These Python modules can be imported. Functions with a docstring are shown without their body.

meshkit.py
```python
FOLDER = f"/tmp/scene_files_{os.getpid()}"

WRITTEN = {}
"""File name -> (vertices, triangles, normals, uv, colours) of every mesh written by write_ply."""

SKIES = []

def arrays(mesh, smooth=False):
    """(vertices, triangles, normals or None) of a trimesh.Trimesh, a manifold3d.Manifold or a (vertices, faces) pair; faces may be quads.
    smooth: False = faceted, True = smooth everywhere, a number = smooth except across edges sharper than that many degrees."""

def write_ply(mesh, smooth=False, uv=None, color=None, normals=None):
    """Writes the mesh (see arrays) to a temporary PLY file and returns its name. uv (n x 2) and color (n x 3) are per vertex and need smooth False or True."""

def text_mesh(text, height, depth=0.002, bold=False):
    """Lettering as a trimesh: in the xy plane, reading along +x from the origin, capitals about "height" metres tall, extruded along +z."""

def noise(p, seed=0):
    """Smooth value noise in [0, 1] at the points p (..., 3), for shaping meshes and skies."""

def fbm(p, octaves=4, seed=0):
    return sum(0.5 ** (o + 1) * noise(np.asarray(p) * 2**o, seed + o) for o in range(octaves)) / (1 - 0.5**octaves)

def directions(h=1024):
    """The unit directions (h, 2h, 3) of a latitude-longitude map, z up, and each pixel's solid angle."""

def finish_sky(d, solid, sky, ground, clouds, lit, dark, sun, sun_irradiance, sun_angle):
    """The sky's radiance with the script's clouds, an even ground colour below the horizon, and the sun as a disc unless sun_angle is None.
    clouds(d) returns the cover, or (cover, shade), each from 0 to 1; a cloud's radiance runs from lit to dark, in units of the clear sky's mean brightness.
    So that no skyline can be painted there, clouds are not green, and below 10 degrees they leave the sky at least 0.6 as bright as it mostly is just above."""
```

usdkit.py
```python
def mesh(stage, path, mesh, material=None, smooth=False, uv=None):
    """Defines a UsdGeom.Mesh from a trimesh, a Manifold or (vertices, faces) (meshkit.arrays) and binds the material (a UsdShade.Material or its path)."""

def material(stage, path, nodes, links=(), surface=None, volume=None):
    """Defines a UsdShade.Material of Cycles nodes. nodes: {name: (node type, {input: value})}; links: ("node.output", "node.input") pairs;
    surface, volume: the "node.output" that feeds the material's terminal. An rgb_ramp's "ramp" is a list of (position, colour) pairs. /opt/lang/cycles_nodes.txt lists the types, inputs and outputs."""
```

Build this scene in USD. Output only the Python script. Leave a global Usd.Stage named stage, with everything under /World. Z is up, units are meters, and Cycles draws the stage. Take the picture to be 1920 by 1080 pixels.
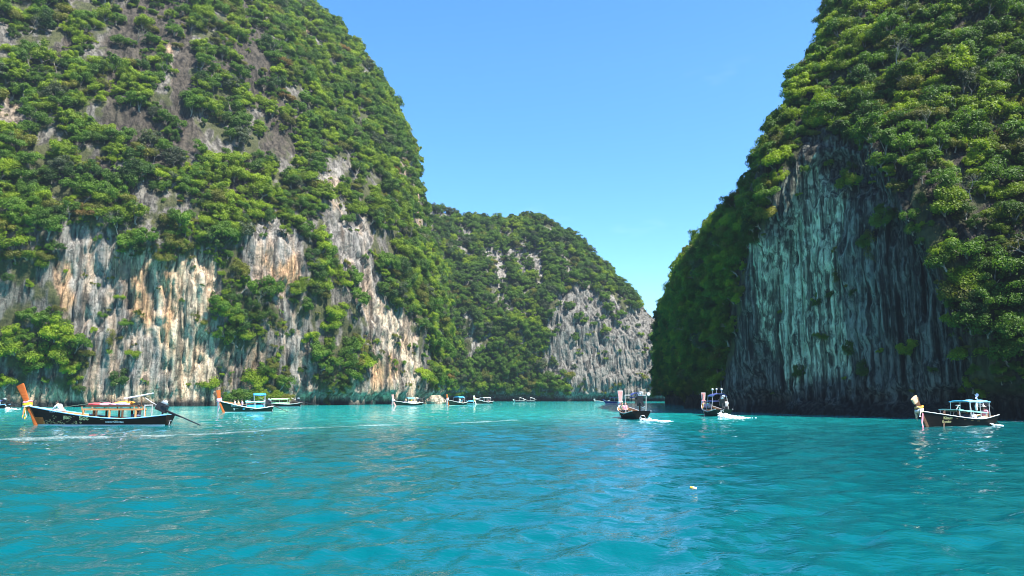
import math, random
import numpy as np
import trimesh
import usdkit, meshkit
from pxr import Usd, UsdGeom, UsdLux, UsdShade, Gf, Sdf, Vt
from scipy.interpolate import PchipInterpolator, RegularGridInterpolator
from scipy.spatial import cKDTree
from shapely import contains_xy
from shapely.geometry import Polygon

# ------------------------------------------------------------------ camera, sky, sun, exposure
stage = Usd.Stage.CreateInMemory()
UsdGeom.SetStageUpAxis(stage, "Z")
UsdGeom.SetStageMetersPerUnit(stage, 1.0)
UsdGeom.Xform.Define(stage, "/World")
UsdGeom.Scope.Define(stage, "/World/Looks")
FPX, PITCH, EYE = 1423.0, math.radians(8.1), 2.2          # focal length in pixels of a 1920 wide picture, upward tilt, eye height
EXPOSURE = 1.82
SUN_EL, SUN_AZ = math.radians(58), math.atan2(0.83, -0.56)  # azimuth = atan2(x, y)
SUN_DIR = np.array([math.sin(SUN_AZ) * math.cos(SUN_EL), math.cos(SUN_AZ) * math.cos(SUN_EL), math.sin(SUN_EL)])
cam = UsdGeom.Camera.Define(stage, "/World/camera")
cam.CreateHorizontalApertureAttr(36.0)
cam.CreateVerticalApertureAttr(36.0 * 9 / 16)
cam.CreateFocalLengthAttr(36.0 * FPX / 1920)
cam.CreateClippingRangeAttr((0.1, 5000.0))
cam.CreateExposureAttr(EXPOSURE)
cam.AddTranslateOp().Set((0, 0, EYE))
cam.AddRotateXOp().Set(90 + math.degrees(PITCH))

dome = UsdLux.DomeLight.Define(stage, "/World/sky")
dome.CreateIntensityAttr(1.0)
sky_mat = usdkit.material(stage, "/World/Looks/sky", {
    "sky": ("sky_texture", {"sky_type": "single_scattering", "sun_disc": False, "sun_elevation": SUN_EL, "sun_rotation": SUN_AZ,
                            "altitude": 0.0, "air_density": 1.0, "aerosol_density": 0.3, "ozone_density": 2.0}),
    "tc": ("texture_coordinate", {}),
    "map": ("mapping", {"scale": (1.0, 1.0, 3.0)}),
    "cn": ("noise_texture", {"scale": 2.6, "detail": 5.0, "roughness": 0.6, "distortion": 0.4}),
    "cr": ("map_range", {"from_min": 0.60, "from_max": 0.88, "to_min": 0.0, "to_max": 0.14, "clamp": True}),
    "mx": ("mix_color", {"blend_type": "mix", "b": (8.0, 8.6, 9.2)}),
    "hs": ("hsv", {"hue": 0.503, "saturation": 1.34}),
    "sz": ("separate_xyz", {}),
    "hz": ("map_range", {"from_min": -0.02, "from_max": 0.50, "to_min": 1.0, "to_max": 0.0, "clamp": True}),
    "low": ("mix_color", {"blend_type": "multiply", "b": (0.62, 0.84, 1.0)}),
    "bg": ("background_shader", {"strength": 0.090})},
    [("tc.generated", "map.vector"), ("map.vector", "cn.vector"), ("cn.fac", "cr.value"), ("cr.result", "mx.fac"),
     ("sky.color", "hs.color"), ("tc.generated", "sz.vector"), ("sz.z", "hz.value"), ("hz.result", "low.fac"), ("hs.color", "low.a"), ("low.result", "mx.a"), ("mx.result", "bg.color")], surface="bg.background")
UsdShade.MaterialBindingAPI.Apply(dome.GetPrim()).Bind(sky_mat)
dome.GetPrim().SetCustomDataByKey("label", "clear blue daytime sky with faint wisps of cloud")
dome.GetPrim().SetCustomDataByKey("category", "sky")
dome.GetPrim().SetCustomDataByKey("kind", "structure")

sun = UsdLux.DistantLight.Define(stage, "/World/sun")
sun.CreateIntensityAttr(1.25)
sun.CreateAngleAttr(0.5)
sun.CreateColorAttr((1.0, 0.95, 0.87))
sun.GetPrim().CreateAttribute("inputs:normalize", Sdf.ValueTypeNames.Bool).Set(True)
_z = SUN_DIR; _x = np.cross([0, 0, 1.0], _z); _x /= np.linalg.norm(_x); _y = np.cross(_z, _x)
sun.AddTransformOp().Set(Gf.Matrix4d(*_x, 0, *_y, 0, *_z, 0, 0, 0, 200, 1))

# ------------------------------------------------------------------ helpers
R = np.random.default_rng(7)
_names = {}


def numbered(name, parent="/World"):
    k = _names.get((parent, name), 0)
    _names[(parent, name)] = k + 1
    return f"{parent}/{name}" + (f"_{k:03d}" if k else "")


def tag(prim, label=None, category=None, group=None, kind=None):
    p = prim.GetPrim() if hasattr(prim, "GetPrim") else prim
    for k, v in (("label", label), ("category", category), ("group", group), ("kind", kind)):
        if v:
            p.SetCustomDataByKey(k, v)
    return p


def obj(name, mesh, mat, parent=None, smooth=False):
    path = numbered(name, str(parent.GetPath()) if parent is not None else "/World")
    return usdkit.mesh(stage, path, mesh, mat, smooth=smooth).GetPrim()


def thing(name, label, category, loc=(0, 0, 0), rotz=0.0, group=None, scale=None):
    x = UsdGeom.Xform.Define(stage, numbered(name))
    x.AddTranslateOp().Set(Gf.Vec3d(*map(float, loc)))
    x.AddRotateZOp().Set(float(rotz))
    if scale:
        x.AddScaleOp().Set(Gf.Vec3f(scale, scale, scale))
    return tag(x, label, category, group)


def primvar(mesh, name, values):
    t = Sdf.ValueTypeNames.Color3fArray
    UsdGeom.PrimvarsAPI(mesh).CreatePrimvar(name, t, "vertex").Set(Vt.Vec3fArray.FromNumpy(np.asarray(values, np.float32)))


CP, SP = math.cos(PITCH), math.sin(PITCH)


def proj(p):
    """Where the points stand in the photograph (1920 x 1080), for reading the site plan off it."""
    p = np.asarray(p, float)
    z = p[..., 2] - EYE
    f = p[..., 1] * CP + z * SP
    f = np.where(f > 0.5, f, np.nan)
    return 960 + FPX * p[..., 0] / f, 540 - FPX * (-p[..., 1] * SP + z * CP) / f, f


def at(u, v, y):
    """The point of the world seen at a pixel of the photograph at the northing y."""
    k = (540 - v) / FPX
    z = y * math.tan(PITCH + math.atan(k))
    f = y * CP + z * SP
    return np.array([(u - 960) / FPX * f, y, z + EYE])


def on_water(u, v):
    k = (540 - v) / FPX
    return at(u, v, -EYE / math.tan(PITCH + math.atan(k))) * [1, 1, 0]


def mat(name, nodes, links=(), surface="p.BSDF", volume=None):
    return usdkit.material(stage, f"/World/Looks/{name}", nodes, links, surface=surface, volume=volume)


fbm, noise = meshkit.fbm, meshkit.noise
sstep = lambda a, b, x: (lambda t: t * t * (3 - 2 * t))(np.clip((x - a) / (b - a), 0, 1))

# ------------------------------------------------------------------ water
def build_water():
    rng = np.random.default_rng(3)
    front = np.arange(-37, 37.001, 0.13)
    ang = np.radians(np.concatenate([np.arange(-180, -37, 3.0), front, np.arange(40, 180.1, 3.0)]))
    r = [3.0]
    while r[-1] < 900:
        r.append(r[-1] + max(0.04, r[-1] * 0.0086))
    r = np.array(r)
    A, Rr = np.meshgrid(ang, r)
    x, y = Rr * np.sin(A), Rr * np.cos(A)
    z = np.zeros_like(x)
    n = 64
    lam = 0.32 * (4.2 / 0.32) ** rng.random(n)
    th = rng.normal(0.2, 0.62, n) + np.pi / 2 + 0.25
    slope = 0.042 * np.minimum(1, (1.1 / lam)) ** 0.8 * np.minimum(1, lam / 0.6) ** 0.4
    for l, t, s, ph in zip(lam, th, slope, rng.random(n) * 7):
        k = 2 * np.pi / l
        fade = np.clip(1.6 - Rr * 0.0086 * 3.0 / l, 0, 1)          # waves shorter than the mesh can hold are left to the material
        q = k * (x * np.cos(t) + y * np.sin(t)) + ph
        z += s / k * fade * np.sin(q)
    patch = 0.55 + 0.9 * fbm(np.stack([x / 14, y / 22, 0 * x], -1), 3, 5)
    z *= patch * np.clip(Rr / 6, 0, 1)
    P = np.stack([x, y, z], -1)
    nr, na = x.shape
    i, j = np.meshgrid(np.arange(nr - 1), np.arange(na - 1), indexing="ij")
    a = i * na + j
    f = np.stack([a, a + 1, a + na + 1, a + na], -1).reshape(-1, 4)
    # the disc under the camera
    P = np.vstack([P.reshape(-1, 3), [[0, 0, 0]]])
    c = len(P) - 1
    tri = np.stack([np.full(na - 1, c), np.arange(1, na), np.arange(na - 1)], -1)
    faces = np.vstack([f[:, [0, 1, 2]], f[:, [0, 2, 3]], tri])
    faces = faces[:, ::-1]
    m = usdkit.mesh(stage, "/World/water", (P, faces), WATER, smooth=True)
    # depth of the bottom (pale sand towards the shore and the head of the lagoon) and foam left by passing boats
    x, y = P[:, 0], P[:, 1]
    wob = fbm(np.stack([x / 30, y / 40, 0 * x], -1), 3, 9) - 0.5
    shallow = sstep(34, 125, y + 45 * wob - 0.25 * x)
    foam = np.zeros_like(x)
    for pts, w, amt in FOAM:
        pts = np.array([on_water(u, v)[:2] for u, v in pts])
        d = np.full(len(x), 1e9)
        for a0, b0 in zip(pts[:-1], pts[1:]):
            ab = b0 - a0
            t = np.clip(((x - a0[0]) * ab[0] + (y - a0[1]) * ab[1]) / (ab @ ab), 0, 1)
            d = np.minimum(d, np.hypot(x - a0[0] - t * ab[0], y - a0[1] - t * ab[1]))
        foam = np.maximum(foam, amt * np.exp(-(d / w) ** 2))
    primvar(m, "bottom", np.stack([shallow, foam, 0 * foam], -1))
    tag(m, "turquoise lagoon water with small choppy ripples between the cliffs", "water", kind="structure")


FOAM = [([(-60, 826), (120, 821), (300, 817), (420, 812), (560, 803), (700, 798), (860, 793), (960, 788)], 1.5, 0.66),
        ([(180, 812), (420, 808), (560, 801)], 0.9, 0.58),
        ([(1195, 790), (1215, 793), (1245, 796)], 0.45, 0.70), ([(1150, 790), (1210, 791)], 0.4, 0.62),
        ([(1340, 783), (1358, 784), (1385, 783)], 0.7, 0.72), ([(1298, 779), (1312, 780)], 0.5, 0.68),
        ([(1745, 801), (1800, 801), (1862, 796)], 0.3, 0.66), ([(1855, 793), (1930, 790)], 0.5, 0.65),
        ([(15, 767), (30, 766)], 0.9, 0.75),
        ([(770, 761), (830, 760)], 1.0, 0.6), ([(1116, 757), (1150, 757)], 1.2, 0.8)]

WATER = mat("water", {
    "at": ("attribute", {"attribute": "bottom"}),
    "sep": ("separate_color", {}),
    "geo": ("geometry", {}),
    "deep": ("mix_color", {"a": (0.000, 0.062, 0.074), "b": (0.006, 0.300, 0.290)}),
    "m1": ("mapping", {"scale": (0.55, 1.0, 1.0)}),
    "n1": ("noise_texture", {"scale": 1.9, "detail": 4.0, "roughness": 0.6}),
    "n2": ("noise_texture", {"scale": 7.5, "detail": 3.0, "roughness": 0.6}),
    "b1": ("bump", {"strength": 1.0, "distance": 0.085}),
    "b2": ("bump", {"strength": 1.0, "distance": 0.008}),
    "fn": ("noise_texture", {"scale": 7.0, "detail": 6.0, "roughness": 0.8, "distortion": 0.6}),
    "fsum": ("math", {"math_type": "multiply_add", "value2": 0.75}),
    "fr": ("map_range", {"from_min": 0.88, "from_max": 1.30, "to_min": 0.0, "to_max": 0.75, "clamp": True}),
    "col": ("mix_color", {"b": (0.75, 0.80, 0.80)}),
    "rough": ("map_range", {"from_min": 0.0, "from_max": 1.0, "to_min": 0.02, "to_max": 0.6, "clamp": True}),
    "p": ("principled_bsdf", {"ior": 1.33, "specular_ior_level": 0.46})},
    [("at.color", "sep.color"), ("sep.r", "deep.fac"), ("geo.position", "m1.vector"), ("m1.vector", "n1.vector"), ("m1.vector", "n2.vector"),
     ("n1.fac", "b1.height"), ("n2.fac", "b2.height"), ("b1.normal", "b2.normal"), ("b2.normal", "p.normal"),
     ("m1.vector", "fn.vector"), ("sep.g", "fsum.value1"), ("fn.fac", "fsum.value3"), ("fsum.value", "fr.value"),
     ("fr.result", "col.fac"), ("deep.result", "col.a"), ("col.result", "p.base_color"), ("fr.result", "rough.value"), ("rough.result", "p.roughness")])
build_water()

# ------------------------------------------------------------------ cliffs
def rock_material(name, streak=1.0, fine=0.85, zs=0.033, ramp=((0.0, 0.16), (0.40, 0.30), (0.50, 0.85), (0.60, 1.1), (1.0, 1.3))):
    # the albedo map "stain" (large stains of the limestone) comes with the mesh; streaks, pits and grain are added here
    return mat(name, {
        "at": ("attribute", {"attribute": "stain"}),
        "mk": ("attribute", {"attribute": "cover"}),
        "sep": ("separate_color", {}),
        "geo": ("geometry", {}),
        "ms": ("mapping", {"scale": (1.0, 1.0, zs)}),
        "ns": ("noise_texture", {"scale": fine, "detail": 5.0, "roughness": 0.62, "distortion": 0.15}),
        "rs": ("rgb_ramp", {"ramp": [(a, (g * 0.98, g, g * 1.01)) for a, g in ramp]}),
        "ng": ("noise_texture", {"scale": 1.3, "detail": 8.0, "roughness": 0.7}),
        "rg": ("rgb_ramp", {"ramp": [(0.0, (0.25, 0.25, 0.26)), (0.40, (0.6, 0.6, 0.6)), (0.55, (1.0, 1.0, 1.0)), (1.0, (1.35, 1.32, 1.28))]}),
        "c1": ("mix_color", {"blend_type": "multiply", "fac": streak}),
        "c2": ("mix_color", {"blend_type": "multiply", "fac": 0.8}),
        "mj": ("mapping", {"scale": (1.0, 1.0, 0.22)}),
        "wob": ("vector_math", {"math_type": "scale", "scale": 0.9}),
        "jv": ("vector_math", {"math_type": "add"}),
        "vor": ("voronoi_texture", {"feature": "distance_to_edge", "scale": 0.62}),
        "jr": ("rgb_ramp", {"ramp": [(0.0, (0.22, 0.22, 0.22)), (0.035, (0.75, 0.75, 0.75)), (0.07, (1.0, 1.0, 1.0))]}),
        "c0": ("mix_color", {"blend_type": "multiply", "fac": 0.8}),
        "moss": ("noise_texture", {"scale": 0.9, "detail": 6.0, "roughness": 0.7}),
        "mr": ("rgb_ramp", {"ramp": [(0.3, (0.020, 0.026, 0.010)), (0.7, (0.062, 0.064, 0.026))]}),
        "c3": ("mix_color", {"blend_type": "mix"}),
        "bsum": ("math", {"math_type": "add"}),
        "b": ("bump", {"strength": 0.9, "distance": 0.5}),
        "p": ("principled_bsdf", {"roughness": 0.9, "specular_ior_level": 0.2})},
        [("geo.position", "ms.vector"), ("ms.vector", "ns.vector"), ("ns.fac", "rs.fac"), ("geo.position", "ng.vector"), ("ng.fac", "rg.fac"),
         ("mk.color", "sep.color"), ("at.color", "c1.a"), ("rs.color", "c1.b"), ("c1.result", "c2.a"), ("rg.color", "c2.b"),
         ("geo.position", "moss.vector"), ("moss.fac", "mr.fac"), ("sep.r", "c3.fac"), ("geo.position", "mj.vector"), ("ng.color", "wob.vector1"), ("mj.vector", "jv.vector1"), ("wob.vector", "jv.vector2"), ("jv.vector", "vor.vector"), ("vor.distance", "jr.fac"), ("c2.result", "c0.a"), ("jr.color", "c0.b"), ("c0.result", "c3.a"), ("mr.color", "c3.b"), ("c3.result", "p.base_color"),
         ("ns.fac", "bsum.value1"), ("ng.fac", "bsum.value2"), ("bsum.value", "b.height"), ("b.normal", "p.normal")])


ROCK = rock_material("limestone", 0.95)
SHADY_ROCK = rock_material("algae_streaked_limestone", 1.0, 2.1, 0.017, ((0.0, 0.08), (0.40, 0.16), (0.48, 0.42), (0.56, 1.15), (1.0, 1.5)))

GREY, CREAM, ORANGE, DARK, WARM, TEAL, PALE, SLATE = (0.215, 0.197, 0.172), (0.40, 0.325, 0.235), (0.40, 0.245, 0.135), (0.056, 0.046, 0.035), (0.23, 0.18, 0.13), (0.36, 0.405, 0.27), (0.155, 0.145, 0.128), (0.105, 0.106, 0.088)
# bare rock read off the photograph: (outline in its pixels, colour or None, trees let through 0..1)
BARE = {
    "left": [
        ([(105, 405), (180, 430), (240, 475), (330, 492), (398, 482), (405, 560), (412, 640), (408, 765), (150, 765), (165, 680), (135, 620), (112, 560)], GREY, 0.02),
        ([(200, 470), (400, 478), (408, 650), (405, 735), (330, 740), (290, 650), (245, 560)], CREAM, 0.0),
        ([(108, 480), (140, 490), (142, 560), (110, 590)], ORANGE, 0.0),
        ([(220, 495), (285, 500), (290, 610), (250, 600)], ORANGE, 0.0),
        ([(300, 500), (320, 500), (322, 660), (300, 640)], ORANGE, 0.0),
        ([(455, 450), (485, 395), (555, 425), (568, 500), (548, 560), (580, 640), (600, 765), (550, 765), (545, 690), (530, 640), (515, 560), (455, 510)], GREY, 0.04),
        ([(500, 480), (555, 485), (552, 530), (505, 528)], ORANGE, 0.0),
        ([(410, 660), (500, 640), (480, 720), (415, 760)], WARM, 0.1),
        ([(610, 440), (660, 375), (700, 430), (700, 520), (730, 575), (785, 610), (792, 720), (815, 765), (640, 765), (695, 700), (690, 620), (660, 540), (630, 500)], GREY, 0.10),
        ([(700, 575), (740, 590), (780, 630), (788, 720), (700, 735), (715, 650)], CREAM, 0.05),
        ([(705, 670), (740, 670), (742, 725), (706, 725)], ORANGE, 0.0),
        ([(190, 80), (240, -20), (360, -20), (362, 85), (305, 125), (205, 180)], DARK, 0.16),
        ([(185, 160), (260, 180), (350, 225), (385, 280), (310, 312), (235, 295), (195, 240)], DARK, 0.22),
        ([(318, 85), (350, 90), (350, 190), (325, 195)], WARM, 0.1),
        ([(448, -10), (498, 30), (512, 150), (556, 235), (530, 268), (472, 197), (450, 130)], DARK, 0.14),
        ([(742, 290), (800, 300), (815, 400), (830, 490), (766, 425)], WARM, 0.2),
        ([(0, 150), (30, 180), (42, 230), (0, 270)], WARM, 0.2),
        ([(345, 60), (372, 100), (352, 200), (375, 260), (335, 275), (318, 200), (325, 120)], DARK, 0.08),
        ([(80, 110), (140, 60), (150, 90), (95, 150)], DARK, 0.3), ([(590, 330), (640, 300), (660, 380), (610, 440)], GREY, 0.3), ([(480, 230), (560, 240), (570, 300), (500, 300)], DARK, 0.35),
        ([(160, 300), (210, 290), (230, 340), (180, 350)], DARK, 0.35), ([(560, 40), (580, 30), (590, 110), (565, 120)], WARM, 0.4), ([(420, 300), (470, 310), (460, 360), (410, 350)], DARK, 0.35),
        ([(400, 70), (470, 80), (460, 130), (400, 125)], DARK, 0.3),
        ([(-100, 735), (860, 728), (860, 770), (-100, 775)], CREAM, 0.06)],
    "far": [
        ([(1055, 530), (1112, 528), (1142, 570), (1182, 612), (1220, 590), (1235, 760), (1075, 760), (1058, 710), (1005, 695), (1025, 620)], PALE, 0.10),
        ([(1140, 600), (1235, 560), (1235, 760), (1110, 760), (1100, 690)], PALE, 0.0),
        ([(915, 450), (950, 470), (965, 545), (930, 535)], GREY, 0.05),
        ([(955, 450), (1015, 480), (1025, 530), (985, 515)], GREY, 0.08), ([(1010, 600), (1060, 590), (1060, 690), (1000, 680)], PALE, 0.35),
        ([(860, 415), (880, 418), (878, 440), (862, 440)], PALE, 0.1),
        ([(800, 738), (1230, 738), (1230, 775), (800, 775)], GREY, 0.05)],
    "right": [
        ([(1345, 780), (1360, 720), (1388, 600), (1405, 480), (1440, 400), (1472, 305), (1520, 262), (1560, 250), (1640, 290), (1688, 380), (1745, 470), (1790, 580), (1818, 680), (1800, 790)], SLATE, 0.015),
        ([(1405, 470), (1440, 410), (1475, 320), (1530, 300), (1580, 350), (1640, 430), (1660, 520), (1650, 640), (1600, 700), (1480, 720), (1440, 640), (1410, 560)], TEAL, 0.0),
        ([(1500, 60), (1530, 10), (1548, 60), (1540, 130), (1490, 165)], DARK, 0.15),
        ([(1388, 225), (1440, 200), (1452, 280), (1400, 345), (1378, 320)], DARK, 0.3),
        ([(1755, 60), (1830, 28), (1855, 62), (1790, 92)], DARK, 0.2),
        ([(1630, 250), (1690, 240), (1720, 420), (1690, 400)], DARK, 0.3),
        ([(1375, 300), (1420, 270), (1440, 330), (1400, 420), (1350, 440)], DARK, 0.35), ([(1440, 165), (1490, 150), (1500, 215), (1440, 250)], DARK, 0.35), ([(1620, 40), (1660, 20), (1670, 60), (1630, 80)], DARK, 0.4),
        ([(1200, 742), (1960, 755), (1960, 800), (1200, 800)], DARK, 0.05)]}


def bare_at(which, P):
    """(tree share 0..1, colour) of points by the site plan, with ragged borders."""
    u, v, _ = proj(P)
    j = 22 * (fbm(P / 5.0, 3, 31) - 0.5) * 2
    k = 22 * (fbm(P / 5.0, 3, 41) - 0.5) * 2
    k = k + 60 * (fbm(P * [0.8, 0.8, 0.06], 2, 43) - 0.5)                       # stains run down the rock
    u, v = np.nan_to_num(u, nan=-9e3) + j, np.nan_to_num(v, nan=-9e3) + k
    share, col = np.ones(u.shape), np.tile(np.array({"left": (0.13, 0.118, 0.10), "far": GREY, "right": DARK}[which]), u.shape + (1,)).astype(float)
    for pts, c, s in BARE[which]:
        inside = contains_xy(Polygon(pts), u, v)
        share = np.where(inside, np.minimum(share, s), share)
        if c is not None:
            col[inside] = c
    return share, col


def net_surface(rows, nr, nc, weights=None):
    """A smooth surface through a net of control points rows[r][c]."""
    N = np.asarray(rows, float)
    def param(N, ax):
        d = np.linalg.norm(np.diff(N, axis=ax), axis=2).mean(axis=1 - ax)
        return np.concatenate([[0], np.cumsum(np.maximum(d, 1e-3))])
    tc = param(N, 1)
    cum = np.concatenate([[0], np.cumsum(np.diff(tc) * (1.0 if weights is None else np.array(weights)))])
    N = PchipInterpolator(tc, N, axis=1)(np.interp(np.linspace(0, cum[-1], nc), cum, tc))
    tr = param(N, 0)
    return PchipInterpolator(tr, N, axis=0)(np.linspace(0, tr[-1], nr))


def grid_normals(G):
    n = np.cross(np.gradient(G, axis=1), np.gradient(G, axis=0))
    return n / np.maximum(np.linalg.norm(n, axis=-1, keepdims=True), 1e-9)


SURF = {}


def cliff(which, rows, nr, nc, big, label, notch, weights=None):
    G = net_surface(rows, nr, nc, weights)
    n = grid_normals(G)
    to_cam = np.array([0, 0, EYE]) - G
    uu, vv, _ = proj(G)
    framed = (uu > 0) & (uu < 1920) & (vv > 0) & (vv < 760)
    dist = np.where(framed, np.linalg.norm(to_cam, axis=-1), 1e9)
    if np.median((n * to_cam).sum(-1)[dist < np.quantile(dist[framed], 0.15)]) < 0:
        n = -n
    print(which, "faces the camera", ((n * to_cam).sum(-1) > 0)[framed].mean())
    share, _ = bare_at(which, G)
    d = big * (fbm(G / 34, 3, 1) - 0.5) * 2 + big * 0.45 * (fbm(G / 11, 3, 2) - 0.5) * 2
    d += big * 0.25 * (fbm(G * [1 / 15, 1 / 15, 1 / 4.5], 2, 6) - 0.5) * 2                 # ledges
    d -= (1 - share) * big * 0.22                                                           # bare walls lie a little back
    if which == "right":
        u, v, _ = proj(G)
        d -= 2.6 * contains_xy(Polygon(BARE["right"][0][0]).buffer(-18), np.nan_to_num(u), np.nan_to_num(v))
    for _ in range(6):
        d[1:-1, 1:-1] = 0.2 * (d[1:-1, 1:-1] + d[2:, 1:-1] + d[:-2, 1:-1] + d[1:-1, 2:] + d[1:-1, :-2])
    z = G[..., 2]
    nn = fbm(G / 9, 2, 12)
    d -= notch * sstep(3.6 + 2.2 * (nn - 0.5), 1.6, z) * np.clip(2.4 * nn - 0.4 - (0.55 * sstep(-38, -52, G[..., 0]) if which == "left" else 0), 0.0, 1.2)                      # the notch the sea has cut
    nh = n * [1, 1, 0.35]
    nh /= np.maximum(np.linalg.norm(nh, axis=-1, keepdims=True), 1e-9)
    G = G + nh * d[..., None]
    s = {"left": 1.0, "right": 0.8, "far": 1.3}[which]
    rock = 0.35 + 0.65 * (1 - share)
    fl = 0.95 * (fbm(G * [1 / (2.6 * s), 1 / (2.6 * s), 1 / ((24 if which != "right" else 45) * s)], 3, 21) - 0.5) * 2
    rd = np.abs(fbm(G * [1 / (1.7 * s), 1 / (1.7 * s), 1 / ((11 if which != "right" else 26) * s)], 3, 23) - 0.5) * 2
    fl += -1.15 * (1 - rd) ** 5
    fl += 0.35 * (fbm(G * [1 / (0.8 * s), 1 / (0.8 * s), 1 / (6 * s)], 2, 27) - 0.5) * 2
    bl = 0.5 * (fbm(G / (1.6 * s), 3, 25) - 0.5) * 2
    G = G + nh * ((fl * {"left": 1.15, "right": 0.8, "far": 1.0}[which] + bl * (0.6 if which == "far" else 1.0)) * rock * ((1 - 0.55 * sstep(40, 60, G[..., 2])) if which == "left" else 1))[..., None]
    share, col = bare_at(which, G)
    if which == "right":
        col = np.where((sstep(0.45, 0.6, fbm(G * [0.12, 0.12, 0.03], 3, 77)) * (col[..., 1:2] > 0.3)[..., 0])[..., None] > 0.5, np.array([0.135, 0.15, 0.12]), col)
    if which == "left":                                                              # rusty and sooty runs down the sunlit walls
        t = fbm(G * [0.55, 0.55, 0.035], 3, 79)[..., None]
        pale = sstep(0.15, 0.24, col[..., :1])
        col = col + pale * sstep(0.54, 0.62, t) * (np.array(ORANGE) - col) * 0.5
        col = col + pale * sstep(0.45, 0.38, t) * (np.array((0.11, 0.105, 0.10)) - col) * 0.7
    for _ in range(2):
        col[1:-1, 1:-1] = 0.2 * (col[1:-1, 1:-1] + col[2:, 1:-1] + col[:-2, 1:-1] + col[1:-1, 2:] + col[1:-1, :-2])
    wet = sstep(0.5, -0.5, G[..., 2] - 1.0 - 1.6 * (fbm(G / [3, 3, 8], 3, 71) - 0.4))[..., None]                  # the tide's dark band of algae and oysters
    col = col * (1 - wet) + np.array([0.022, 0.024, 0.022]) * wet
    cover = np.clip(share * 1.1 - 0.1 - 1.0 * sstep(0.46, 0.56, fbm(G / [2.2, 2.2, 4.5], 3, 61)), 0, 1)
    cover = cover * (G[..., 2] > 2.5)
    a = (np.arange(nr - 1)[:, None] * nc + np.arange(nc - 1)[None]).reshape(-1)
    f = np.stack([a, a + 1, a + nc + 1, a + nc], -1)
    V = G.reshape(-1, 3)
    fn = np.cross(V[f[:, 1]] - V[f[:, 0]], V[f[:, 3]] - V[f[:, 0]])
    if np.median((fn * n[:-1, :-1].reshape(-1, 3)).sum(-1)) < 0:
        f = f[:, ::-1]
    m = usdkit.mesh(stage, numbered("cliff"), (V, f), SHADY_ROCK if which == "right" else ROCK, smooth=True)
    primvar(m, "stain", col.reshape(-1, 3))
    primvar(m, "cover", np.repeat(cover.reshape(-1, 1), 3, 1))
    tag(m, label, "cliff", kind="structure")
    N2 = grid_normals(G)
    if (N2 * n).sum(-1).mean() < 0:
        N2 = -N2
    SURF[which] = (G, N2, n)


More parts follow.
